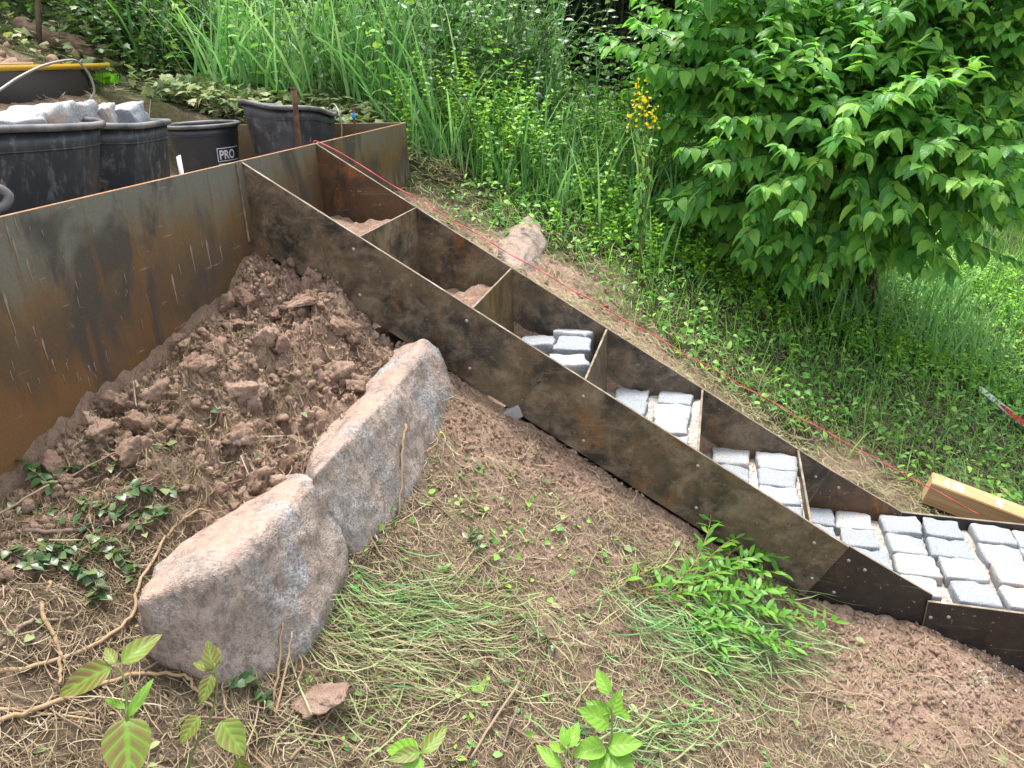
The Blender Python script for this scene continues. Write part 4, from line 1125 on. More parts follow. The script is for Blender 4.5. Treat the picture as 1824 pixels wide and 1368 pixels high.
def leaf_axes(out, droop, upbias=1.0, jit=.35):
    n = len(out)
    Y = out + A([0, 0, -1.]) * droop[:, None] + rng.normal(size=(n, 3)) * jit * .6
    upv = A([0, 0, 1.]) * upbias + rng.normal(size=(n, 3)) * jit
    X, Y, Z = frame(Y, upv)
    return X, Y, Z
def plant_stems(bases, h, az, lean, mat_leaf, tpls, lsize, npair, parent_name=None, stem_r=.0025, start=.15, droop=.2, bend=.35, upb=1.0):
    """many stems with leaf pairs; returns (stemV,stemF),(leafV,F,lv)"""
    st, pos, out, sc = [], [], [], []
    for b, hh, a, le in zip(bases, h, az, lean):
        v = np.linspace(0, 1, 7)
        d = A([math.cos(a), math.sin(a), 0])
        P = b + A([0, 0, 1.]) * hh * (v[:, None] - .3 * bend * v[:, None] ** 2) + d * hh * (le * v[:, None] + bend * .6 * v[:, None] ** 2)
        st.append(tube(P, np.linspace(stem_r, stem_r * .4, 7), 4, cap=False))
        k = np.linspace(start, 1, npair); idx = k * 6; i0 = np.minimum(idx.astype(int), 5); fr = (idx - i0)[:, None]
        C = P[i0] * (1 - fr) + P[i0 + 1] * fr
        for j in range(npair):
            aa = j * 1.57 + a + rng.uniform(-.4, .4)
            for sgn in (0, math.pi):
                pos.append(C[j]); out.append((math.cos(aa + sgn), math.sin(aa + sgn), .25 + .5 * k[j] * rng.random())); sc.append(lsize * rng.uniform(.65, 1.15) * (1 - .35 * k[j]))
    pos, out, sc = A(pos), A(out), A(sc)
    X, Y, Z = leaf_axes(out, np.full(len(out), droop) * rng.random(len(out)) * 2, upb)
    L = scatter(tpls, pos, X, Y, Z, sc, rng.random(len(pos)))
    return join(st), L
def thing_plant(name, base, stems, leaves, mats, label, catg, group=None, leafname='foliage'):
    o = empty(name, base, label, catg, group)
    if stems is not None: child('stems', stems[0], stems[1], o, [mats[0]], kind='stuff')
    child(leafname, leaves[0], leaves[1], o, [mats[1]], lv=leaves[2], kind='stuff')
    return o

# ------------------------------------------------------------------ backdrop: hedge with the deep shade put into its leaf colour
def dark_hedge():
    o = empty('hedge', (0.5, 6.6, Gs(.5, 6.6)), 'near-black hedge, deep shade put into its leaf colour, behind the tall grass and dogwood', 'hedge')
    a = np.linspace(-7, 9, 60); b = np.linspace(0, 1, 22)
    S, Bk = np.meshgrid(a, b, indexing='ij'); s, k = S.ravel(), Bk.ravel()
    t = 6.4 + .5 * fbm(s * .9, k * 3, oct=3, seed=5) + .9 * np.maximum(k - .8, 0) * 5 * .6
    gz = G(s, t * 0 + 6.4)
    z = gz - .2 + k * (3.4 + .4 * fbm(s, k * 0, oct=2, seed=8))
    q = (np.arange(59)[:, None] * 22 + np.arange(21)[None]).ravel()
    child('shade_core', np.stack([s, t, z], 1), np.stack([q, q + 22, q + 23, q + 1], 1), o, [SHADEL], lv=np.full((len(s), 3), .2))  # near-black sheet added behind the leaves to read as deep shade
    n = 9000
    s = rng.uniform(-7, 9, n); k = rng.random(n); t = 6.3 + .5 * fbm(s * .9, k * 3, oct=3, seed=5) - rng.random(n) * .35
    z = G(s, s * 0 + 6.4) - .1 + k * 3.4
    X, Y, Z = leaf_axes(np.stack([rng.normal(size=n) * .5, -np.ones(n), np.zeros(n)], 1), rng.random(n))
    L = scatter(LT_OV, np.stack([s, t, z], 1), X, Y, Z, rng.uniform(.07, .13, n), rng.random(n))
    child('foliage', *L[:2], o, [SHADEL], lv=L[2], kind='stuff')
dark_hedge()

# ------------------------------------------------------------------ dogwood shrub
def dogwood():
    C1, R1 = at_depth(1510, 275, 3.75), A([1.02, .80, .68])
    C2, R2 = at_depth(1700, 0, 3.7), A([.85, .8, .80])
    C3, R3 = at_depth(1300, 60, 3.9), A([.66, .65, .60])
    base = A([C1[0] + .15, C1[1] + .5, 0]); base[2] = Gs(base[0], base[1]) - .05
    o = empty('dogwood_shrub', base, 'large bright green dogwood shrub with broad pointed leaves at upper right', 'shrub')
    st, pos, out, sc, dr = [], [], [], [], []
    for Cc, Rr, n in ((C1, R1, 290), (C2, R2, 240), (C3, R3, 130)):
        for i in range(n):
            u = rng.normal(size=3); u /= np.linalg.norm(u)
            if u[1] > .55: u[1] *= -1
            rad = rng.uniform(.72, 1.06)
            tip = Cc + u * Rr * rad
            gz = Gs(tip[0], tip[1]) + .06
            if tip[2] < gz: tip[2] = gz + rng.random() * .15
            b = base + A([rng.normal() * .08, rng.normal() * .08, 0])
            mid = b * .45 + tip * .55 + A([0, 0, .28 * rng.random() + .1]) + (Cc - (b + tip) / 2) * .3
            P = smoothline([b, b * .6 + mid * .4 + A([0, 0, .05]), mid, tip], 6)
            st.append(tube(P[(0 if i % 6 == 0 else 8):], np.linspace(.009 if i % 6 == 0 else .004, .0016, len(P))[(0 if i % 6 == 0 else 8):], 4, cap=False))
            d = np.concatenate([[0], np.cumsum(np.linalg.norm(np.diff(P, axis=0), axis=1))])
            L = d[-1]
            k = L
            step = 0; j = 0
            while k > max(L - .55, L * .35):
                c = A([np.interp(k, d, P[:, a]) for a in range(3)])
                tdir = P[min(len(P) - 1, np.searchsorted(d, k))] - P[max(0, np.searchsorted(d, k) - 1)]; tdir /= np.linalg.norm(tdir) + 1e-9
                sx, _, sz = frame(tdir, A([0, 0, 1.]) + rng.normal(size=3) * .15)
                ax = sx if j % 2 == 0 else (sx * .75 + sz * .35)
                for sg in (-1, 1):
                    pos.append(c); out.append(ax * sg * 1.0 + tdir * (.55 + (.5 if j == 0 else 0)) + u * .25)
                    sc.append((.052 if j == 0 else rng.uniform(.062, .118)) * (.8 if j == 1 else 1)); dr.append(rng.uniform(.15, .75))
                k -= rng.uniform(.045, .065) if j else .02
                j += 1
    V, F = join(st); child('branches', V, F, o, [BSTEM], kind='stuff')
    pos, out, sc, dr = A(pos), A(out), A(sc), A(dr)
    X, Y, Z = leaf_axes(out, dr, 1.0, .22)
    dist = np.linalg.norm(pos - CAM, axis=1)
    pxs = CX + FPX * ((pos - CAM) @ RT) / ((pos - CAM) @ FW); pys = CY - FPX * ((pos - CAM) @ UP) / ((pos - CAM) @ FW)
    vis = (pxs > 1080) & (pxs < 1830) & (pys > -10)
    order = np.argsort(np.where(vis, dist, 1e3))
    near, rest = order[:300], order[300:]
    V, F, lv = scatter(LT_OV, pos[rest], X[rest], Y[rest], Z[rest], sc[rest], rng.random(len(rest)))
    child('foliage', V, F, o, [DOG], lv=lv, kind='stuff')
    MS = [newmesh('leaf', t[0], t[1], [DOG], lv=np.concatenate([t[2], np.full((len(t[0]), 1), .1)], 1)) for t in LT_OVC]
    for i in near:
        lf = obj('leaf', MS[i % len(MS)], o)
        p = pos[i] - base
        x, y, z = X[i] * sc[i], Y[i] * sc[i], Z[i] * sc[i]
        lf.matrix_local = Matrix(((x[0], y[0], z[0], p[0]), (x[1], y[1], z[1], p[1]), (x[2], y[2], z[2], p[2]), (0, 0, 0, 1)))
    return o
dogwood()

# ------------------------------------------------------------------ shrubs, weeds and tall grass
def region_pts(n, s0, s1, t0, t1, dens=None):
    s = rng.uniform(s0, s1, n * 4); t = rng.uniform(t0, t1, n * 4)
    if dens is not None:
        k = rng.random(len(s)) < dens(s, t); s, t = s[k], t[k]
    s, t = s[:n], t[:n]
    return np.stack([s, t, G(s, t) - .01], 1)
def mk_shrub(name, px, py, dep, n, hmin, hmax, spread, lsize, npair, tpl, mats, label, catg, **kw):
    c = at_ground(px, py)
    B = c + np.stack([rng.normal(size=n) * spread[0], rng.normal(size=n) * spread[1], np.zeros(n)], 1)
    B[:, 2] = G(B[:, 0], B[:, 1]) - .02
    S, L = plant_stems(B, rng.uniform(hmin, hmax, n), rng.uniform(0, 6.28, n), rng.uniform(0, .3, n), mats[1], tpl, lsize, npair, **kw)
    return thing_plant(name, c, S, L, mats, label, catg)
mk_shrub('privet_shrub', 860, 205, 4.1, 170, .5, 1.15, (.42, .3), .065, 15, LT_OV, [BSTEM, PRIV], 'grey-green privet thicket behind tall grass left of the dark gap', 'shrub', start=.2)
mk_shrub('privet_shrub', 600, 165, 4.6, 100, .6, 1.1, (.6, .35), .07, 12, LT_OV, [BSTEM, WEED], 'leafy green thicket at top centre behind tall grass', 'shrub', start=.2)
def gap_shrub(px, py, dz, R, n):  # added shrub: its black foliage stands in for a gap of deep shadow
    c = at_ground(px, py); C = c + A([0, dz, R[2] * .8])
    o = empty('shadow_gap_shrub', (C[0], C[1], Gs(C[0], C[1])), 'near-black shrub added to stand for the deep shadow left of the dogwood', 'shrub')
    u = rng.normal(size=(n, 3)); u /= np.linalg.norm(u, axis=1)[:, None]
    k = rng.uniform(.55, 1.0, n)[:, None] * (1 + .18 * fbm(u[:, 0] * 2.5, u[:, 1] * 2.5, u[:, 2] * 2.5, oct=3, seed=3))[:, None]
    X, Y, Z = leaf_axes(u, rng.random(n) * .8)
    L = scatter(LT_LA, C + u * A(R) * k, X, Y, Z, rng.uniform(.06, .11, n), rng.random(n))
    child('foliage', *L[:2], o, [SHADEL], lv=L[2], kind='stuff')
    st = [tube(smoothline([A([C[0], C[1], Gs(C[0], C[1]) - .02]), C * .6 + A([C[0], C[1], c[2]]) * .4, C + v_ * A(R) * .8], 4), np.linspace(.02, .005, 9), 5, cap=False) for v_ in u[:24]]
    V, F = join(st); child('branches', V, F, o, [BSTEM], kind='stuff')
gap_shrub(1070, 215, .9, (.62, .5, .85), 5200)
mk_shrub('bramble_shrub', 1230, 350, 4.0, 60, .4, .8, (.25, .25), .07, 11, LT_OV, [BSTEM, WEED], 'mid green leafy thicket at the left foot of the dogwood', 'shrub', start=.1)
mk_shrub('weed_clump', 850, 285, 3.15, 75, .3, .62, (.20, .15), .040, 17, LT_OV, [GSTEM, WEEDB], 'bright feathery weed clump right of the wall corner', 'weed', start=.1)
mk_shrub('weed_clump', 960, 320, 3.3, 80, .2, .5, (.25, .15), .045, 13, LT_OV, [GSTEM, WEED], 'mid green weed clump above the small brown boulder', 'weed', start=.1)
mk_shrub('weed_clump', 1080, 400, 3.1, 90, .1, .3, (.28, .16), .040, 12, LT_OV, [GSTEM, WEEDB], 'fresh green low weed clump right of the small brown boulder', 'weed', start=.08)
mk_shrub('weed_clump', 1090, 290, 3.5, 60, .25, .5, (.2, .2), .042, 14, LT_OV, [GSTEM, WEEDB], 'light green weed clump below the yellow flowers', 'weed', start=.1)
mk_shrub('weed_clump', 1640, 640, 3.2, 90, .08, .2, (.30, .14), .032, 12, LT_OV, [GSTEM, WEEDB], 'yellow-green low weed clump on bank above the beam', 'weed', start=.08)
mk_shrub('weed_clump', 1320, 520, 3.0, 80, .08, .25, (.3, .14), .042, 10, LT_OV, [GSTEM, WEEDB], 'bright low weed clump under the dogwood edge', 'weed', start=.08)
mk_shrub('ivy_bush', 285, 108, 4.3, 120, .3, .85, (.26, .3), .055, 14, LT_IV, [BSTEM, IVY], 'dark ivy bush at top left beside the log', 'ivy', start=.05, bend=.5)
mk_shrub('ivy_bush', 130, 30, 5.2, 110, .5, 1.1, (.5, .4), .06, 13, LT_IV, [BSTEM, IVY], 'ivy-covered bank behind the post at top left', 'ivy', start=.05, bend=.4)

mk_shrub('weed_clump', 1450, 500, 3.2, 80, .15, .42, (.3, .15), .05, 10, LT_OV, [GSTEM, WEED], 'taller leafy weeds hiding the foot of the dogwood', 'weed', start=.08)
mk_shrub('weed_clump', 1720, 520, 3.2, 60, .12, .34, (.3, .15), .045, 10, LT_OV, [GSTEM, WEEDB], 'leafy weeds right of the dogwood foot', 'weed', start=.08)
# yellow loosestrife
fp = at_depth(1145, 300, 3.35); fp[2] = Gs(fp[0], fp[1])
yo = empty('yellow_flower', fp, 'yellow-flowered plant in the gap left of the dogwood', 'flower')
tops = [at_depth(*q) for q in [(1138, 160, 3.3), (1146, 190, 3.25), (1126, 205, 3.3), (1163, 210, 3.3), (1152, 200, 3.35), (1134, 190, 3.3)]]
st = [tube(smoothline([fp, fp * .4 + tp * .6 + A([.02, 0, 0]), tp], 4), .002, 4, cap=False) for tp in tops]
V, F = join(st); child('stems', V, F, yo, [GSTEM], kind='stuff')
pos = np.concatenate([tp + rng.normal(size=(16, 3)) * A([.014, .014, .03]) for tp in tops]); n = len(pos)
X, Y, Z = rand_frames(n); L = scatter(LT_RD, pos, X, Y, Z, rng.uniform(.012, .022, n), rng.random(n)); child('blossom', *L[:2], yo, [YFL], lv=L[2], kind='stuff')
pos = np.concatenate([fp + (tp - fp) * rng.uniform(.2, .9, (22, 1)) for tp in tops]); n = len(pos)
X, Y, Z = leaf_axes(np.stack([rng.normal(size=n), rng.normal(size=n), np.zeros(n)], 1), rng.random(n)); L = scatter(LT_LA, pos, X, Y, Z, rng.uniform(.03, .06, n), rng.random(n)); child('foliage', *L[:2], yo, [WEED], lv=L[2], kind='stuff')

def grass(P, hmin, hmax, wmin, wmax, lean=.25, bend=.55, ns=6):
    n = len(P)
    return blades(P, rng.uniform(hmin, hmax, n), rng.uniform(0, 6.28, n), rng.uniform(0, lean, n), rng.uniform(.05, bend, n) * rng.random(n) ** .5, rng.uniform(wmin, wmax, n), rng.random(n), ns, rng.uniform(-.7, .7, n))
tg = [grass(region_pts(1900, -1.9, .35, 1.55, 3.4, lambda s, t: (t > 1.42 + .25 * (s < -.3)) * np.clip(.35 + fbm(s * 2, t * 2, oct=2, seed=4), 0, 1)), .3, .9, .007, .021, .45, .9),
      grass(region_pts(260, .2, 1.2, 1.5, 2.5), .25, .7, .008, .019, .45, .9), grass(region_pts(900, 1.1, 2.9, 2.0, 3.1), .2, .55, .005, .012, .4, .8),
      grass(region_pts(700, -.2, .7, 1.5, 2.1), .12, .4, .004, .009)]
V, F, lv = cat(tg); obj('tall_grass', newmesh('tall_grass', V, F, [GRASS], lv=lv), None, 'tall green arching grass growing behind the wall and buckets', 'grass', kind='stuff')

gc = lambda s, t: green_mask(s, t)
P = region_pts(20000, .2, 4.2, .9, 4.2, gc)
X, Y, Z = leaf_axes(np.stack([rng.normal(size=len(P)), rng.normal(size=len(P)), rng.random(len(P)) * .5], 1), rng.random(len(P)) * .5)
L1 = scatter(LT_OV + LT_LA, P + np.stack([0 * X[:, 0], 0 * X[:, 0], .02 + rng.random(len(P)) ** 1.5 * .11], 1), X, Y, Z, rng.uniform(.012, .044, len(P)) , rng.random(len(P)))
obj('ground_cover', newmesh('ground_cover', L1[0], L1[1], [WEED], lv=L1[2]), None, 'low leafy green ground cover on the bank right of the string', 'ground cover', kind='stuff')
lw = [grass(region_pts(14000, .4, 4.4, .9, 4.6, gc), .05, .24, .002, .006, .6, .9, 4), grass(region_pts(9000, 2.6, 8, 3.0, 8), .12, .3, .003, .007, .5, .7, 4)]
V, F, lv = cat(lw); obj('meadow_grass', newmesh('meadow_grass', V, F, [LAWN], lv=lv), None, 'short bright meadow grass on the bank at the right', 'grass', kind='stuff')
# ivy creeping on the cut bank behind the buckets
P = region_pts(1900, -1.35, -.2, 1.36, 2.2, lambda s, t: np.clip(1.2 - (t - 1.36) * .8, 0, 1))
X, Y, Z = leaf_axes(np.stack([rng.normal(size=len(P)), rng.normal(size=len(P)), np.zeros(len(P))], 1), rng.random(len(P)) * .4)
P2 = region_pts(300, -2.4, -1.3, 1.36, 2.3); P = np.concatenate([P, P2])
X, Y, Z = leaf_axes(np.stack([rng.normal(size=len(P)), rng.normal(size=len(P)), np.zeros(len(P))], 1), rng.random(len(P)) * .4)
L2 = scatter(LT_IV, P + A([0, 0, .03]) + rng.random((len(P), 1)) * A([0, 0, .09]), X, Y, Z, rng.uniform(.025, .065, len(P)), rng.random(len(P)))
obj('cut_foliage', newmesh('cut_foliage', L2[0], L2[1], [PALEL], lv=L2[2]), None, 'wilting cut leaves strewn on the bank behind the round bucket', 'cuttings', kind='stuff')

# ------------------------------------------------------------------ litter in front and beside the stairs
def litter(n, reg, dens, lmin, lmax, wmin, wmax, curve, ang=None, ns=4, jit=.006):
    s = rng.uniform(reg[0], reg[1], n * 5); t = rng.uniform(reg[2], reg[3], n * 5)
    k = rng.random(len(s)) < dens(s, t); P = np.stack([s[k], t[k]], 1)[:n]; n = len(P)
    a = rng.uniform(0, 6.28, n) if ang is None else rng.normal(ang[0], ang[1], n)
    return strips(P, a, rng.uniform(lmin, lmax, n), rng.uniform(wmin, wmax, n), rng.random(n), rng.normal(0, curve, n), ns, .003, jit)
def clump(n, px, py, rx, ry, px2, py2, lmin, lmax, wmin, wmax, sd=.22, jit=.02):
    a, b = at_ground(px, py), at_ground(px2, py2); ang = math.atan2(b[1] - a[1], b[0] - a[0])
    c = A([at_ground(px + rng.normal() * rx, py + rng.normal() * ry) for _ in range(60)])[:, :2]
    P = c[rng.integers(0, 60, n)] + rng.normal(size=(n, 2)) * .025
    return strips(P, rng.normal(ang, sd, n), rng.uniform(lmin, lmax, n), rng.uniform(wmin, wmax, n), rng.random(n), rng.normal(0, .35, n), 6, .004, jit)
front = lambda s, t: np.clip(1.1 - .75 * soil_mask(s, t) + .3 * fbm(s * 6, t * 6, oct=2, seed=31), .04, 1)
fl = [clump(170, 740, 1140, 85, 45, 880, 1180, .05, .18, .0012, .003, .5, .02), clump(120, 1250, 1100, 110, 60, 1420, 1160, .05, .18, .001, .0028, .8, .02), litter(30000, (.02, 2.6, -1.7, -.02), front, .012, .085, .0008, .0024, .9), litter(900, (.02, 2.6, -1.6, -.03), front, .08, .2, .0012, .003, .6, None, 6, .01),
      litter(500, (.02, .6, -1.0, -.05), lambda s, t: heap_mask(s, t), .02, .09, .0008, .0018, 1.2)]
V, F, lv = cat(fl); obj('dry_litter', newmesh('dry_litter', V, F, [STRAW], lv=lv), None, 'dry straw and stalks littering the ground in front of the stairs', 'straw', kind='stuff')
fl = [litter(13000, (.02, 1.9, -1.75, -.1), lambda s, t: front(s, t) * np.clip(.75 - .4 * (s - .2) , .15, 1), .010, .045, .0008, .0021, 1.5, None, 4, .008), litter(4600, (.01, .36, -1.15, -.3), lambda s, t: .9 + 0 * s, .012, .05, .0008, .002, 1.5, None, 4, .014)]
V, F, lv = cat(fl); obj('root_fibre_litter', newmesh('root_fibre_litter', V, F, [MOSS], lv=lv), None, 'brown mossy root fibres matted over the ground at lower left', 'litter', kind='stuff')
gl = [clump(260, 740, 1135, 80, 45, 880, 1180, .06, .20, .0009, .0026, .4, .02), clump(80, 830, 1085, 90, 18, 960, 1080, .08, .2, .0009, .0024, .4), clump(260, 1310, 1140, 65, 50, 1420, 1230, .07, .20, .001, .003, .4, .03), clump(80, 1180, 1040, 90, 25, 1290, 1030, .06, .18, .0012, .003, .5),
      clump(50, 1160, 1310, 60, 25, 1240, 1340, .05, .15, .0014, .004, .5), clump(60, 680, 1230, 70, 40, 760, 1270, .06, .18, .0012, .003, .6), clump(40, 1000, 1180, 90, 60, 1100, 1190, .06, .18, .0012, .003, .9), litter(1500, (.6, 2.3, -1.2, -.15), front, .02, .08, .001, .003, .5)]
gb_ = cat([clump(120, 1330, 1150, 60, 50, 1430, 1240, .08, .22, .0015, .004, .45, .04), clump(90, 1200, 1130, 60, 40, 1300, 1200, .06, .18, .0015, .004, .6, .03), clump(70, 760, 1120, 90, 40, 880, 1170, .08, .2, .0012, .003, .4, .03), clump(60, 1150, 1320, 70, 25, 1240, 1340, .05, .15, .0015, .004, .6, .02)])
obj('green_blades', newmesh('green_blades', gb_[0], gb_[1], [GRASS], lv=gb_[2]), None, 'greener grass blades flattened under the privet cuttings', 'grass', kind='stuff')
V, F, lv = cat(gl); obj('cut_grass', newmesh('cut_grass', V, F, [HAY], lv=lv), None, 'freshly cut green grass lying in swaths on the foreground slope', 'grass', kind='stuff')
far_d = lambda s, t: np.clip(1 - .55 * soil_mask(s, t), .1, 1) * np.clip(1.5 - t * .6, .1, 1)
fl = [litter(11000, (.02, 3.2, WID + .02, 1.9), far_d, .02, .12, .001, .003, .6, None, 4, .02), litter(1500, (-2.6, -1.25, .9, 2.3), lambda s, t: .8 + 0 * s, .03, .12, .0012, .003, .8, None, 5, .02), litter(1600, (-1.2, .2, 1.36, 1.9), lambda s, t: .8 + 0 * s, .04, .16, .0015, .004, .5, None, 5, .06)]
V, F, lv = cat(fl); obj('dry_litter', newmesh('dry_litter', V, F, [STRAW], lv=lv), None, 'dry straw strewn along the bank beyond the far stringer', 'straw', kind='stuff')
fl = [litter(6500, (.1, 3.4, WID + .03, 1.8), lambda s, t: far_d(s, t) * .8, .02, .11, .0012, .0035, .6, None, 4, .025), litter(1300, (-1.2, .15, 1.36, 1.9), lambda s, t: .8 + 0 * s, .05, .18, .002, .005, .5, None, 5, .08)]
V, F, lv = cat(fl); obj('cut_grass', newmesh('cut_grass', V, F, [HAY], lv=lv), None, 'pale cut grass lying beyond the far stringer and edging plate', 'grass', kind='stuff')
# small fallen leaves
def leaf_litter(n, reg, dens, smin, smax, tpl, mat, name, label, lift=.012):
    P = region_pts(n, *reg, dens); n = len(P)
    X, Y, Z = leaf_axes(np.stack([rng.normal(size=n), rng.normal(size=n), np.zeros(n)], 1), rng.normal(size=n) * .2, 1.0, .45)
    L = scatter(tpl, P + A([0, 0, lift]) + rng.random((n, 1)) * A([0, 0, .012]), X, Y, Z, rng.uniform(smin, smax, n), rng.random(n))
    obj(name, newmesh(name, L[0], L[1], [mat], lv=L[2]), None, label, 'leaves', kind='stuff')
leaf_litter(420, (.05, 2.4, -1.5, -.05), lambda s, t: front(s, t), .012, .034, LT_OV + LT_RD, PALEL, 'fallen_leaves', 'small pale leaves scattered over the foreground litter')
leaf_litter(2600, (.02, 2.4, -1.6, -.05), lambda s, t: front(s, t), .006, .018, LT_OV + LT_LA, STRAW, 'leaf_fragments', 'brown dry leaf scraps mixed into the foreground litter', .006)
leaf_litter(700, (.5, 2.2, -1.35, -.25), lambda s, t: front(s, t) * np.clip(.3 + fbm(s * 4, t * 4, oct=2, seed=90), 0, 1), .010, .026, LT_RD, WEED, 'small_weeds', 'tiny green weeds sprouting through the foreground litter')

# ------------------------------------------------------------------ twigs and roots, one by one
def twig(pts, r0, r1, label, mat=TWIG, lift=.008, name='twig', side=None):
    P = A([at_ground(px, py) + A([0, 0, lift + (0 if len(q) < 1 else q[0])]) for px, py, *q in pts])
    P = smoothline(P, 5)
    P = P + rng.normal(size=P.shape) * r0 * .35
    v, f = tube(P, np.linspace(r0, r1, len(P)), 7, rough=.25)
    c = P.mean(0); c[2] = P[:, 2].min()
    o = obj(name, newmesh(name, v - c, f, [mat]), None, label, name.replace('_', ' '), 'twigs and roots on the ground', loc=Vector(c))
    return o
twig([(-20, 957), (60, 959), (120, 957), (190, 940), (235, 910), (250, 870)], .0055, .003, 'thick grey-brown branch lying at the left edge below the wall', TWIGG, .014)
twig([(-15, 952), (70, 900), (150, 860), (230, 818), (305, 783)], .0028, .0016, 'long straight pale stalk pointing up toward the wall foot', TWIG, .03)
twig([(-10, 1207), (66, 1198), (183, 1153), (237, 1107), (249, 1057), (291, 978), (316, 945), (357, 918), (386, 929)], .0042, .0022, 'long tan root curving up along the left of the nearest boulder', TWIG, .014)
twig([(-10, 1296), (62, 1278), (174, 1232), (266, 1211), (332, 1215), (353, 1240), (394, 1282)], .0045, .0025, 'long tan root arching below the nearest boulder', TWIG, .014)
twig([(91, 1045), (77, 1090), (100, 1145), (110, 1195), (108, 1230)], .0045, .003, 'pale upright root at the lower left', TWIG, .012)
twig([(-10, 1270), (83, 1278), (191, 1294)], .0035, .0018, 'tan root near the bottom left corner', TWIG, .01)
twig([(-8, 1168), (50, 1120), (79, 1113), (130, 1110)], .0045, .002, 'short pale root at left picture edge', TWIG, .012)
twig([(448, 1273), (500, 1298), (560, 1322)], .0028, .002, 'dark twig below the clay lump at the bottom', TWIGG, .01)
twig([(519, 1365), (581, 1294), (627, 1211)], .0035, .002, 'pale stick leaning up beside the flat clay lump', TWIG, .016)
twig([(482, 1278), (502, 1215, .03), (513, 1153, .07)], .003, .0018, 'upright pale stalk at the foot of the nearest boulder', TWIG, .006)
twig([(490, 1282), (515, 1215, .03), (529, 1170, .06)], .0028, .0016, 'second pale stalk right at the nearest boulder foot', TWIG, .006)
twig([(262, 1210), (316, 1174), (365, 1132, .02)], .0030, .002, 'grey twig crossing the base of the nearest boulder', TWIGG, .02)
twig([(728, 822, .10), (722, 852, .08), (718, 900, .04), (708, 930)], .0045, .0025, 'brown stalk standing against the second boulder', TWIG, .01)
twig([(656, 954), (692, 992), (724, 1036), (800, 1076)], .0028, .0016, 'thin dark twig lying right of the boulders', TWIGG, .014)
twig([(925, 1237, .02), (885, 1293, .01), (840, 1361)], .0035, .0025, 'pale forked stick at the bottom centre', TWIG, .016)
twig([(895, 1241, .02), (877, 1285), (861, 1325)], .003, .002, 'mossy green-brown stick left of the pale bottom stick', BSTEM, .014)
twig([(921, 1281, .02), (901, 1325), (893, 1357)], .003, .002, 'short brown stick right of the pale bottom stick', TWIGG, .014)
twig([(797, 1177), (837, 1163), (885, 1213), (925, 1229)], .0025, .0015, 'bent brown twig on the cut grass', TWIG, .022)
twig([(1505, 1258), (1450, 1242), (1396, 1233), (1387, 1258), (1390, 1308), (1399, 1372)], .0035, .0022, 'tan root bent like a hook at bottom right of centre', TWIG, .012)
twig([(732, 872), (780, 910), (833, 956), (900, 992)], .0024, .0014, 'long thin dark twig running down from the second boulder', TWIGG, .016)
twig([(560, 1110), (600, 1130), (650, 1110)], .0026, .0016, 'reddish broken twig right of the nearest boulder', TWIG, .012)
twig([(1040, 828), (1090, 838), (1140, 833)], .0022, .0012, 'grey twig at the foot of the near stringer', TWIGG, .02)
twig([(20, 1010), (120, 985), (245, 985)], .0022, .0012, 'thin brown stem left of the nearest boulder', TWIGG, .014)
twig([(820, 1090), (900, 1050), (1010, 990), (1130, 960)], .0018, .0012, 'long thin straw-coloured stalk on the middle slope', TWIG, .014)
twig([(170, 800), (240, 860), (280, 900)], .003, .0018, 'short root at wall foot left of the soil heap', TWIG, .02)
tl = []
for i in range(60):                                             # further thin twigs, a tangle of litter
    px, py = rng.uniform(0, 1500), rng.uniform(860, 1360)
    if 250 < px < 620 and py < 1180: continue
    a = rng.uniform(-.7, .7) + (math.pi if rng.random() < .5 else 0); ln = rng.uniform(40, 150)
    P = smoothline(A([at_ground(px + math.cos(a) * ln * k + rng.normal() * 4, py + math.sin(a) * ln * k + rng.normal() * 4) + A([0, 0, .012]) for k in (0, .35, .7, 1)]), 4)
    tl.append(tube(P, np.linspace(rng.uniform(.0012, .0024), .0009, len(P)), 5))
V, F = join(tl); obj('twig_litter', newmesh('twig_litter', V, F, [TWIG]), None, 'tangle of thin dry twigs strewn through the foreground litter', 'twigs', kind='stuff')
P = smoothline([at_plane(572, 440, 1, -.016), at_plane(587, 487, 1, -.018), at_plane(608, 514, 1, -.02), at_plane(628, 566, 1, -.04), at_plane(641, 603, 1, -.07)], 5)
v, f = tube(P, np.linspace(.0012, .002, len(P)), 5); obj('twig', newmesh('twig', v, f, [TWIGG]), None, 'thin dry stem leaning on the near stringer above the soil heap', 'twig', 'twigs and roots on the ground')

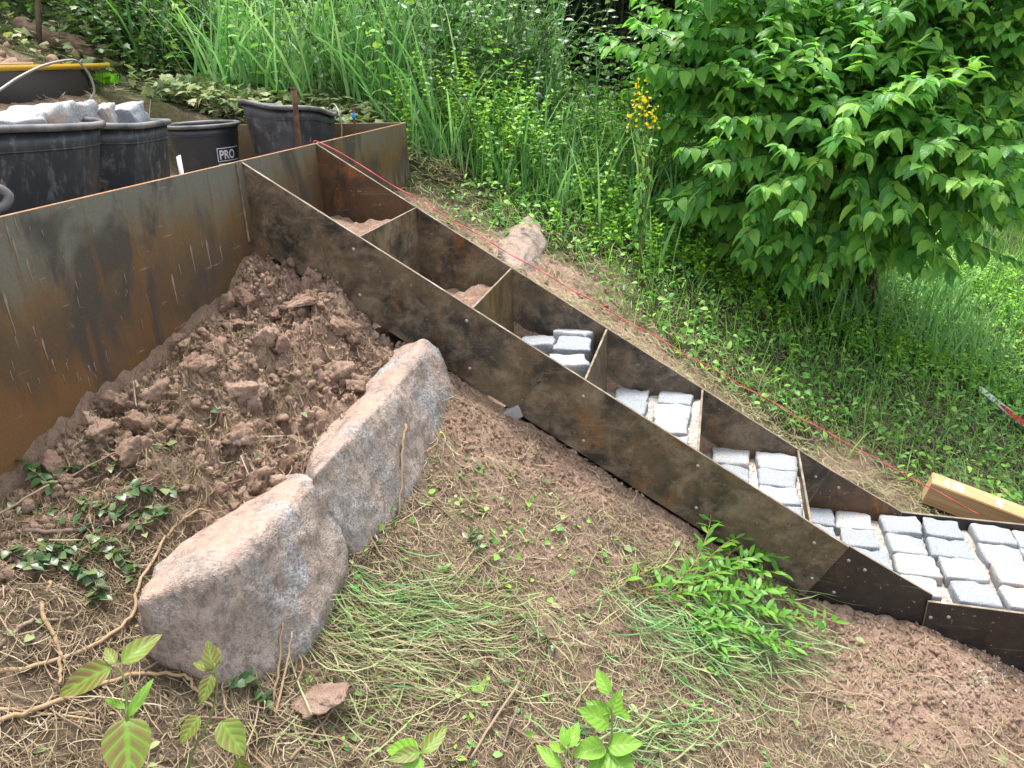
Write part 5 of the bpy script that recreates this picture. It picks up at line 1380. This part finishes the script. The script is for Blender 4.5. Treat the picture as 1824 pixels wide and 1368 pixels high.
# ------------------------------------------------------------------ sprigs with small leaves (cut shrub) at the lower left
def sprig(pts, nleaf, lsize, label, lift=.02, mat=CUT, smat=TWIGG, tpl=LT_RD, name='sprig', r=.0016, up=.3, groups='leafy sprigs cut and left on the slope'):
    P = smoothline(A([at_ground(px, py) + A([0, 0, lift + (q[0] if q else 0)]) for px, py, *q in pts]), 6)
    o = empty(name, P[0] - A([0, 0, lift]), label, 'sprig', groups)
    v, f = tube(P, np.linspace(r, r * .5, len(P)), 5); child('stem', v, f, o, [smat])
    ts = [newmesh('leaf', t[0], t[1], [mat], lv=np.concatenate([t[2], np.full((len(t[0]), 1), .3)], 1)) for t in tpl]
    for j in range(nleaf):
        k = .12 + .88 * (j // 2) / max(1, (nleaf - 1) // 2)
        i = min(len(P) - 2, int(k * (len(P) - 1))); c = P[i] + (P[i + 1] - P[i]) * (k * (len(P) - 1) - i)
        d = P[i + 1] - P[i]; d /= np.linalg.norm(d)
        sx, _, sz = frame(d, A([0, 0, 1.]) + rng.normal(size=3) * .4)
        out = (sx * (1 if j % 2 else -1) + d * .6 + A([0, 0, up]) + rng.normal(size=3) * .2)[None]
        X, Y, Z = [q[0] * lsize * rng.uniform(.7, 1.15) for q in leaf_axes(out, A([.1]), 1.0, .3)]
        lf = obj('leaf', ts[j % len(ts)], o); p = c - A(o.location)
        lf.matrix_local = Matrix(((X[0], Y[0], Z[0], p[0]), (X[1], Y[1], Z[1], p[1]), (X[2], Y[2], Z[2], p[2]), (0, 0, 0, 1)))
    return o
SP = [([(60, 870), (110, 850), (170, 840)], 'leafy sprig between the pale stalk and the wall foot'), ([(10, 990), (50, 1010), (110, 1000)], 'leafy sprig at left edge under the thick branch'), ([(220, 960), (270, 940), (300, 920)], 'leafy sprig near the tan root bend'), ([(20, 830), (60, 850), (95, 880)], 'small leafy sprig at the far left wall foot'), ([(190, 850), (240, 830), (300, 805)], 'leafy sprig beside the straight pale stalk'), ([(130, 900), (190, 925), (250, 930)], 'dark leafy sprig left of the boulder ridge'),
      ([(60, 980), (130, 990), (200, 1000)], 'leafy sprig under the thick branch at left'), ([(170, 960), (215, 1000), (240, 1040)], 'leafy sprig hanging towards the nearest boulder end'), ([(200, 900), (260, 880), (320, 890)], 'leafy sprig on the soil at boulder top left'),
      ([(30, 1035), (90, 1010), (150, 1030)], 'leafy sprig at left edge below the branch'), ([(130, 1010), (170, 1045), (180, 1080)], 'leafy sprig drooping left of the tan root'), ([(400, 1240), (450, 1225), (480, 1260)], 'dark leafy sprig below the nearest boulder face'), ([(690, 930), (705, 900), (715, 880)], 'tiny leafy sprig in the corner right of second boulder'), ([(830, 975), (845, 960), (855, 985)], 'pale small sprig on the middle slope'), ([(940, 1150), (960, 1135), (985, 1160)], 'small green sprig in the cut grass'),
      ([(100, 940), (150, 950), (180, 980)], 'leafy sprig behind the thick branch'), ([(20, 905), (60, 920), (120, 925)], 'leafy sprig at left edge above the branch')]
for i, (pts, lab) in enumerate(SP): sprig(pts, 18 if i < 12 else 10, .027 if i < 12 else .022, lab)
PC = [([(1080, 1062), (1180, 1015), (1290, 975, .03), (1392, 962, .06)], 'long privet cutting whose tip overlaps the near stringer'), ([(1120, 1065), (1230, 1035), (1330, 990, .04), (1395, 990, .06)], 'privet cutting just below the longest one'), ([(1125, 1068), (1250, 1066), (1340, 1068, .03), (1420, 1100, .03)], 'privet cutting lying level in the clump'),
      ([(1150, 1072), (1260, 1095), (1370, 1120, .03), (1480, 1130, .03)], 'privet cutting reaching right over bare soil'), ([(1180, 1075), (1240, 1020, .03), (1262, 970, .08), (1255, 925, .12)], 'privet cutting standing up in front of stringer'), ([(1200, 1070), (1290, 1020, .03), (1345, 955, .08), (1352, 915, .13)], 'privet cutting with upright tip against the stringer'),
      ([(1180, 1080), (1270, 1120), (1350, 1160, .02), (1420, 1175, .02)], 'lowest privet cutting over the cut grass'), ([(1200, 1068), (1300, 1050, .05), (1390, 1060, .06)], 'short privet cutting in the middle of clump'), ([(1220, 1090), (1320, 1110, .05), (1400, 1140, .05)], 'short privet cutting low in the clump'), ([(1210, 1060), (1300, 1000, .06), (1370, 1010, .08)], 'short privet cutting high in the clump')]
PRIVG = leaf_mat('fresh privet leaf', [(.07, .20, .025), (.11, .28, .03), (.16, .34, .04)], .3, .4, gain=1.15)
PC += [([(1190, 1075), (1290, 1085, .05), (1380, 1095, .06)], 'short privet cutting lying across the clump centre'), ([(1230, 1100), (1310, 1140, .03), (1380, 1170, .03)], 'short privet cutting over the flattened green grass'), ([(1240, 1050), (1320, 1030, .05), (1380, 1035, .07)], 'short privet cutting below the upright tips'), ([(1200, 1090), (1250, 1140, .02), (1290, 1180, .02)], 'short privet cutting drooping down the slope')]
for pts, lab in PC: sprig(pts, 36, .046, lab, .02, PRIVG, RSTEM, LT_LA, 'privet_cutting', .0018, .5, 'privet cuttings in a clump by the stringer')

# ------------------------------------------------------------------ dogwood seedlings close to the camera
def big_leaf(parent, base_p, tip_p, width, mat, droop=.18, face=None, fold=.16):
    d = tip_p - base_p; L = np.linalg.norm(d)
    up = (CAM - base_p) if face is None else face
    up = up / np.linalg.norm(up)
    X, Y, Z = frame(d, up)
    tv, tf, tuv = leaf_template(13, width, fold, droop)
    tv = tv.copy(); tv[:, 2] += .012 * np.sin(tv[:, 1] * 9 + tv[:, 0] * 4) ; tv[:, 2] += droop * tv[:, 1] ** 2 * .3
    y_s = 1 / tv[:, 1].max()
    V = base_p + (X * tv[:, 0:1] + Y * tv[:, 1:2] * y_s + Z * tv[:, 2:3]) * L
    r = rng.random()
    return child('leaf', V, tf, parent, [mat], lv=np.concatenate([tuv, np.full((len(tv), 1), r)], 1))
def seedling(stem_px, dep, leaves, label, mat, root=None):
    P = [at_depth(px, py, dep + (q[0] if q else 0)) for px, py, *q in stem_px]
    low = P[0].copy()
    gz = Gs(low[0], low[1])
    dirn = (P[0] - P[1]); dirn /= np.linalg.norm(dirn)
    foot = A([low[0] + dirn[0] * .02, low[1] + dirn[1] * .02, min(gz, low[2] - .02)])
    if foot[2] < gz: foot[2] = gz
    o = empty('dogwood_seedling', foot, label, 'seedling', 'dogwood seedlings in the foreground')
    Q = smoothline([foot - A([0, 0, .02]), foot * .5 + P[0] * .5 + A([.004, 0, 0])] + P, 6)
    v, f = tube(Q, np.linspace(.0028, .0014, len(Q)), 7); child('stem', v, f, o, [GSTEM])
    for (b, t, wd, dz, *mm) in leaves:
        bp_, tp = at_depth(b[0], b[1], dep), at_depth(t[0], t[1], dep + dz)
        face = (CAM - bp_) / np.linalg.norm(CAM - bp_) * .8 + A([0, 0, 1.]) * .7 + rng.normal(size=3) * .12
        big_leaf(o, bp_, tp, wd, mm[0] if mm else mat, .2, face)
    return o
seedling([(228, 1290), (226, 1255), (221, 1210), (209, 1186)], 1.12, [((200, 1188), (98, 1236), .56, -.02), ((217, 1182), (286, 1126), .56, .03), ((226, 1278), (228, 1400), .74, -.05), ((228, 1278), (272, 1205), .30, .04, DOGY), ((222, 1262), (184, 1240), .28, .02, DOGY), ((205, 1182), (186, 1150), .5, .02)],
         'leftmost foreground dogwood seedling with reddish veined leaves', DOGS)
seedling([(336, 1366), (373, 1282), (386, 1231), (382, 1181)], 1.16, [((379, 1192), (370, 1140), .62, .01), ((380, 1195), (341, 1176), .36, .02), ((378, 1201), (356, 1254), .58, -.02), ((384, 1190), (388, 1150), .42, .02), ((356, 1276), (318, 1324), .66, -.02), ((394, 1284), (436, 1345), .70, -.02, DOGS), ((424, 1350), (440, 1400), .6, 0)],
         'second dogwood seedling below the boulder, leaves folded and drooping', DOGS)
seedling([(752, 1400), (751, 1360), (750, 1340)], 1.20, [((752, 1342), (797, 1292), .50, .03), ((748, 1340), (692, 1352), .52, -.02), ((748, 1346), (715, 1392), .75, -.03, DOGY), ((746, 1338), (684, 1330), .55, .03, DOGY)], 'low dogwood seedling cut by the bottom edge left of centre', DOGS)
seedling([(1060, 1400), (1080, 1345), (1090, 1300), (1088, 1255)], 1.22, [((1085, 1238), (1062, 1190), .55, .02), ((1090, 1275), (1104, 1230), .62, .0), ((1084, 1270), (1042, 1248), .55, .02), ((1085, 1290), (1034, 1262), .62, -.02), ((1092, 1268), (1128, 1272), .5, .03), ((1082, 1330), (1143, 1322), .66, -.02, DOGY), ((1078, 1330), (1020, 1342), .70, -.02, DOGY), ((1082, 1338), (1132, 1390), .75, -.04), ((1075, 1338), (1050, 1385), .6, -.03, DOGY)],
         'tall yellow-green dogwood seedling at the bottom right of centre', DOGY)
seedling([(985, 1420), (1000, 1370), (1012, 1330)], 1.20, [((1012, 1332), (1030, 1285), .60, .02), ((1008, 1330), (1002, 1290), .55, .02), ((1005, 1340), (975, 1320), .4, .03), ((998, 1368), (955, 1325), .45, .02), ((998, 1372), (965, 1395), .5, -.02)], 'bright green seedling just left of the tall yellow-green one', DOGY)
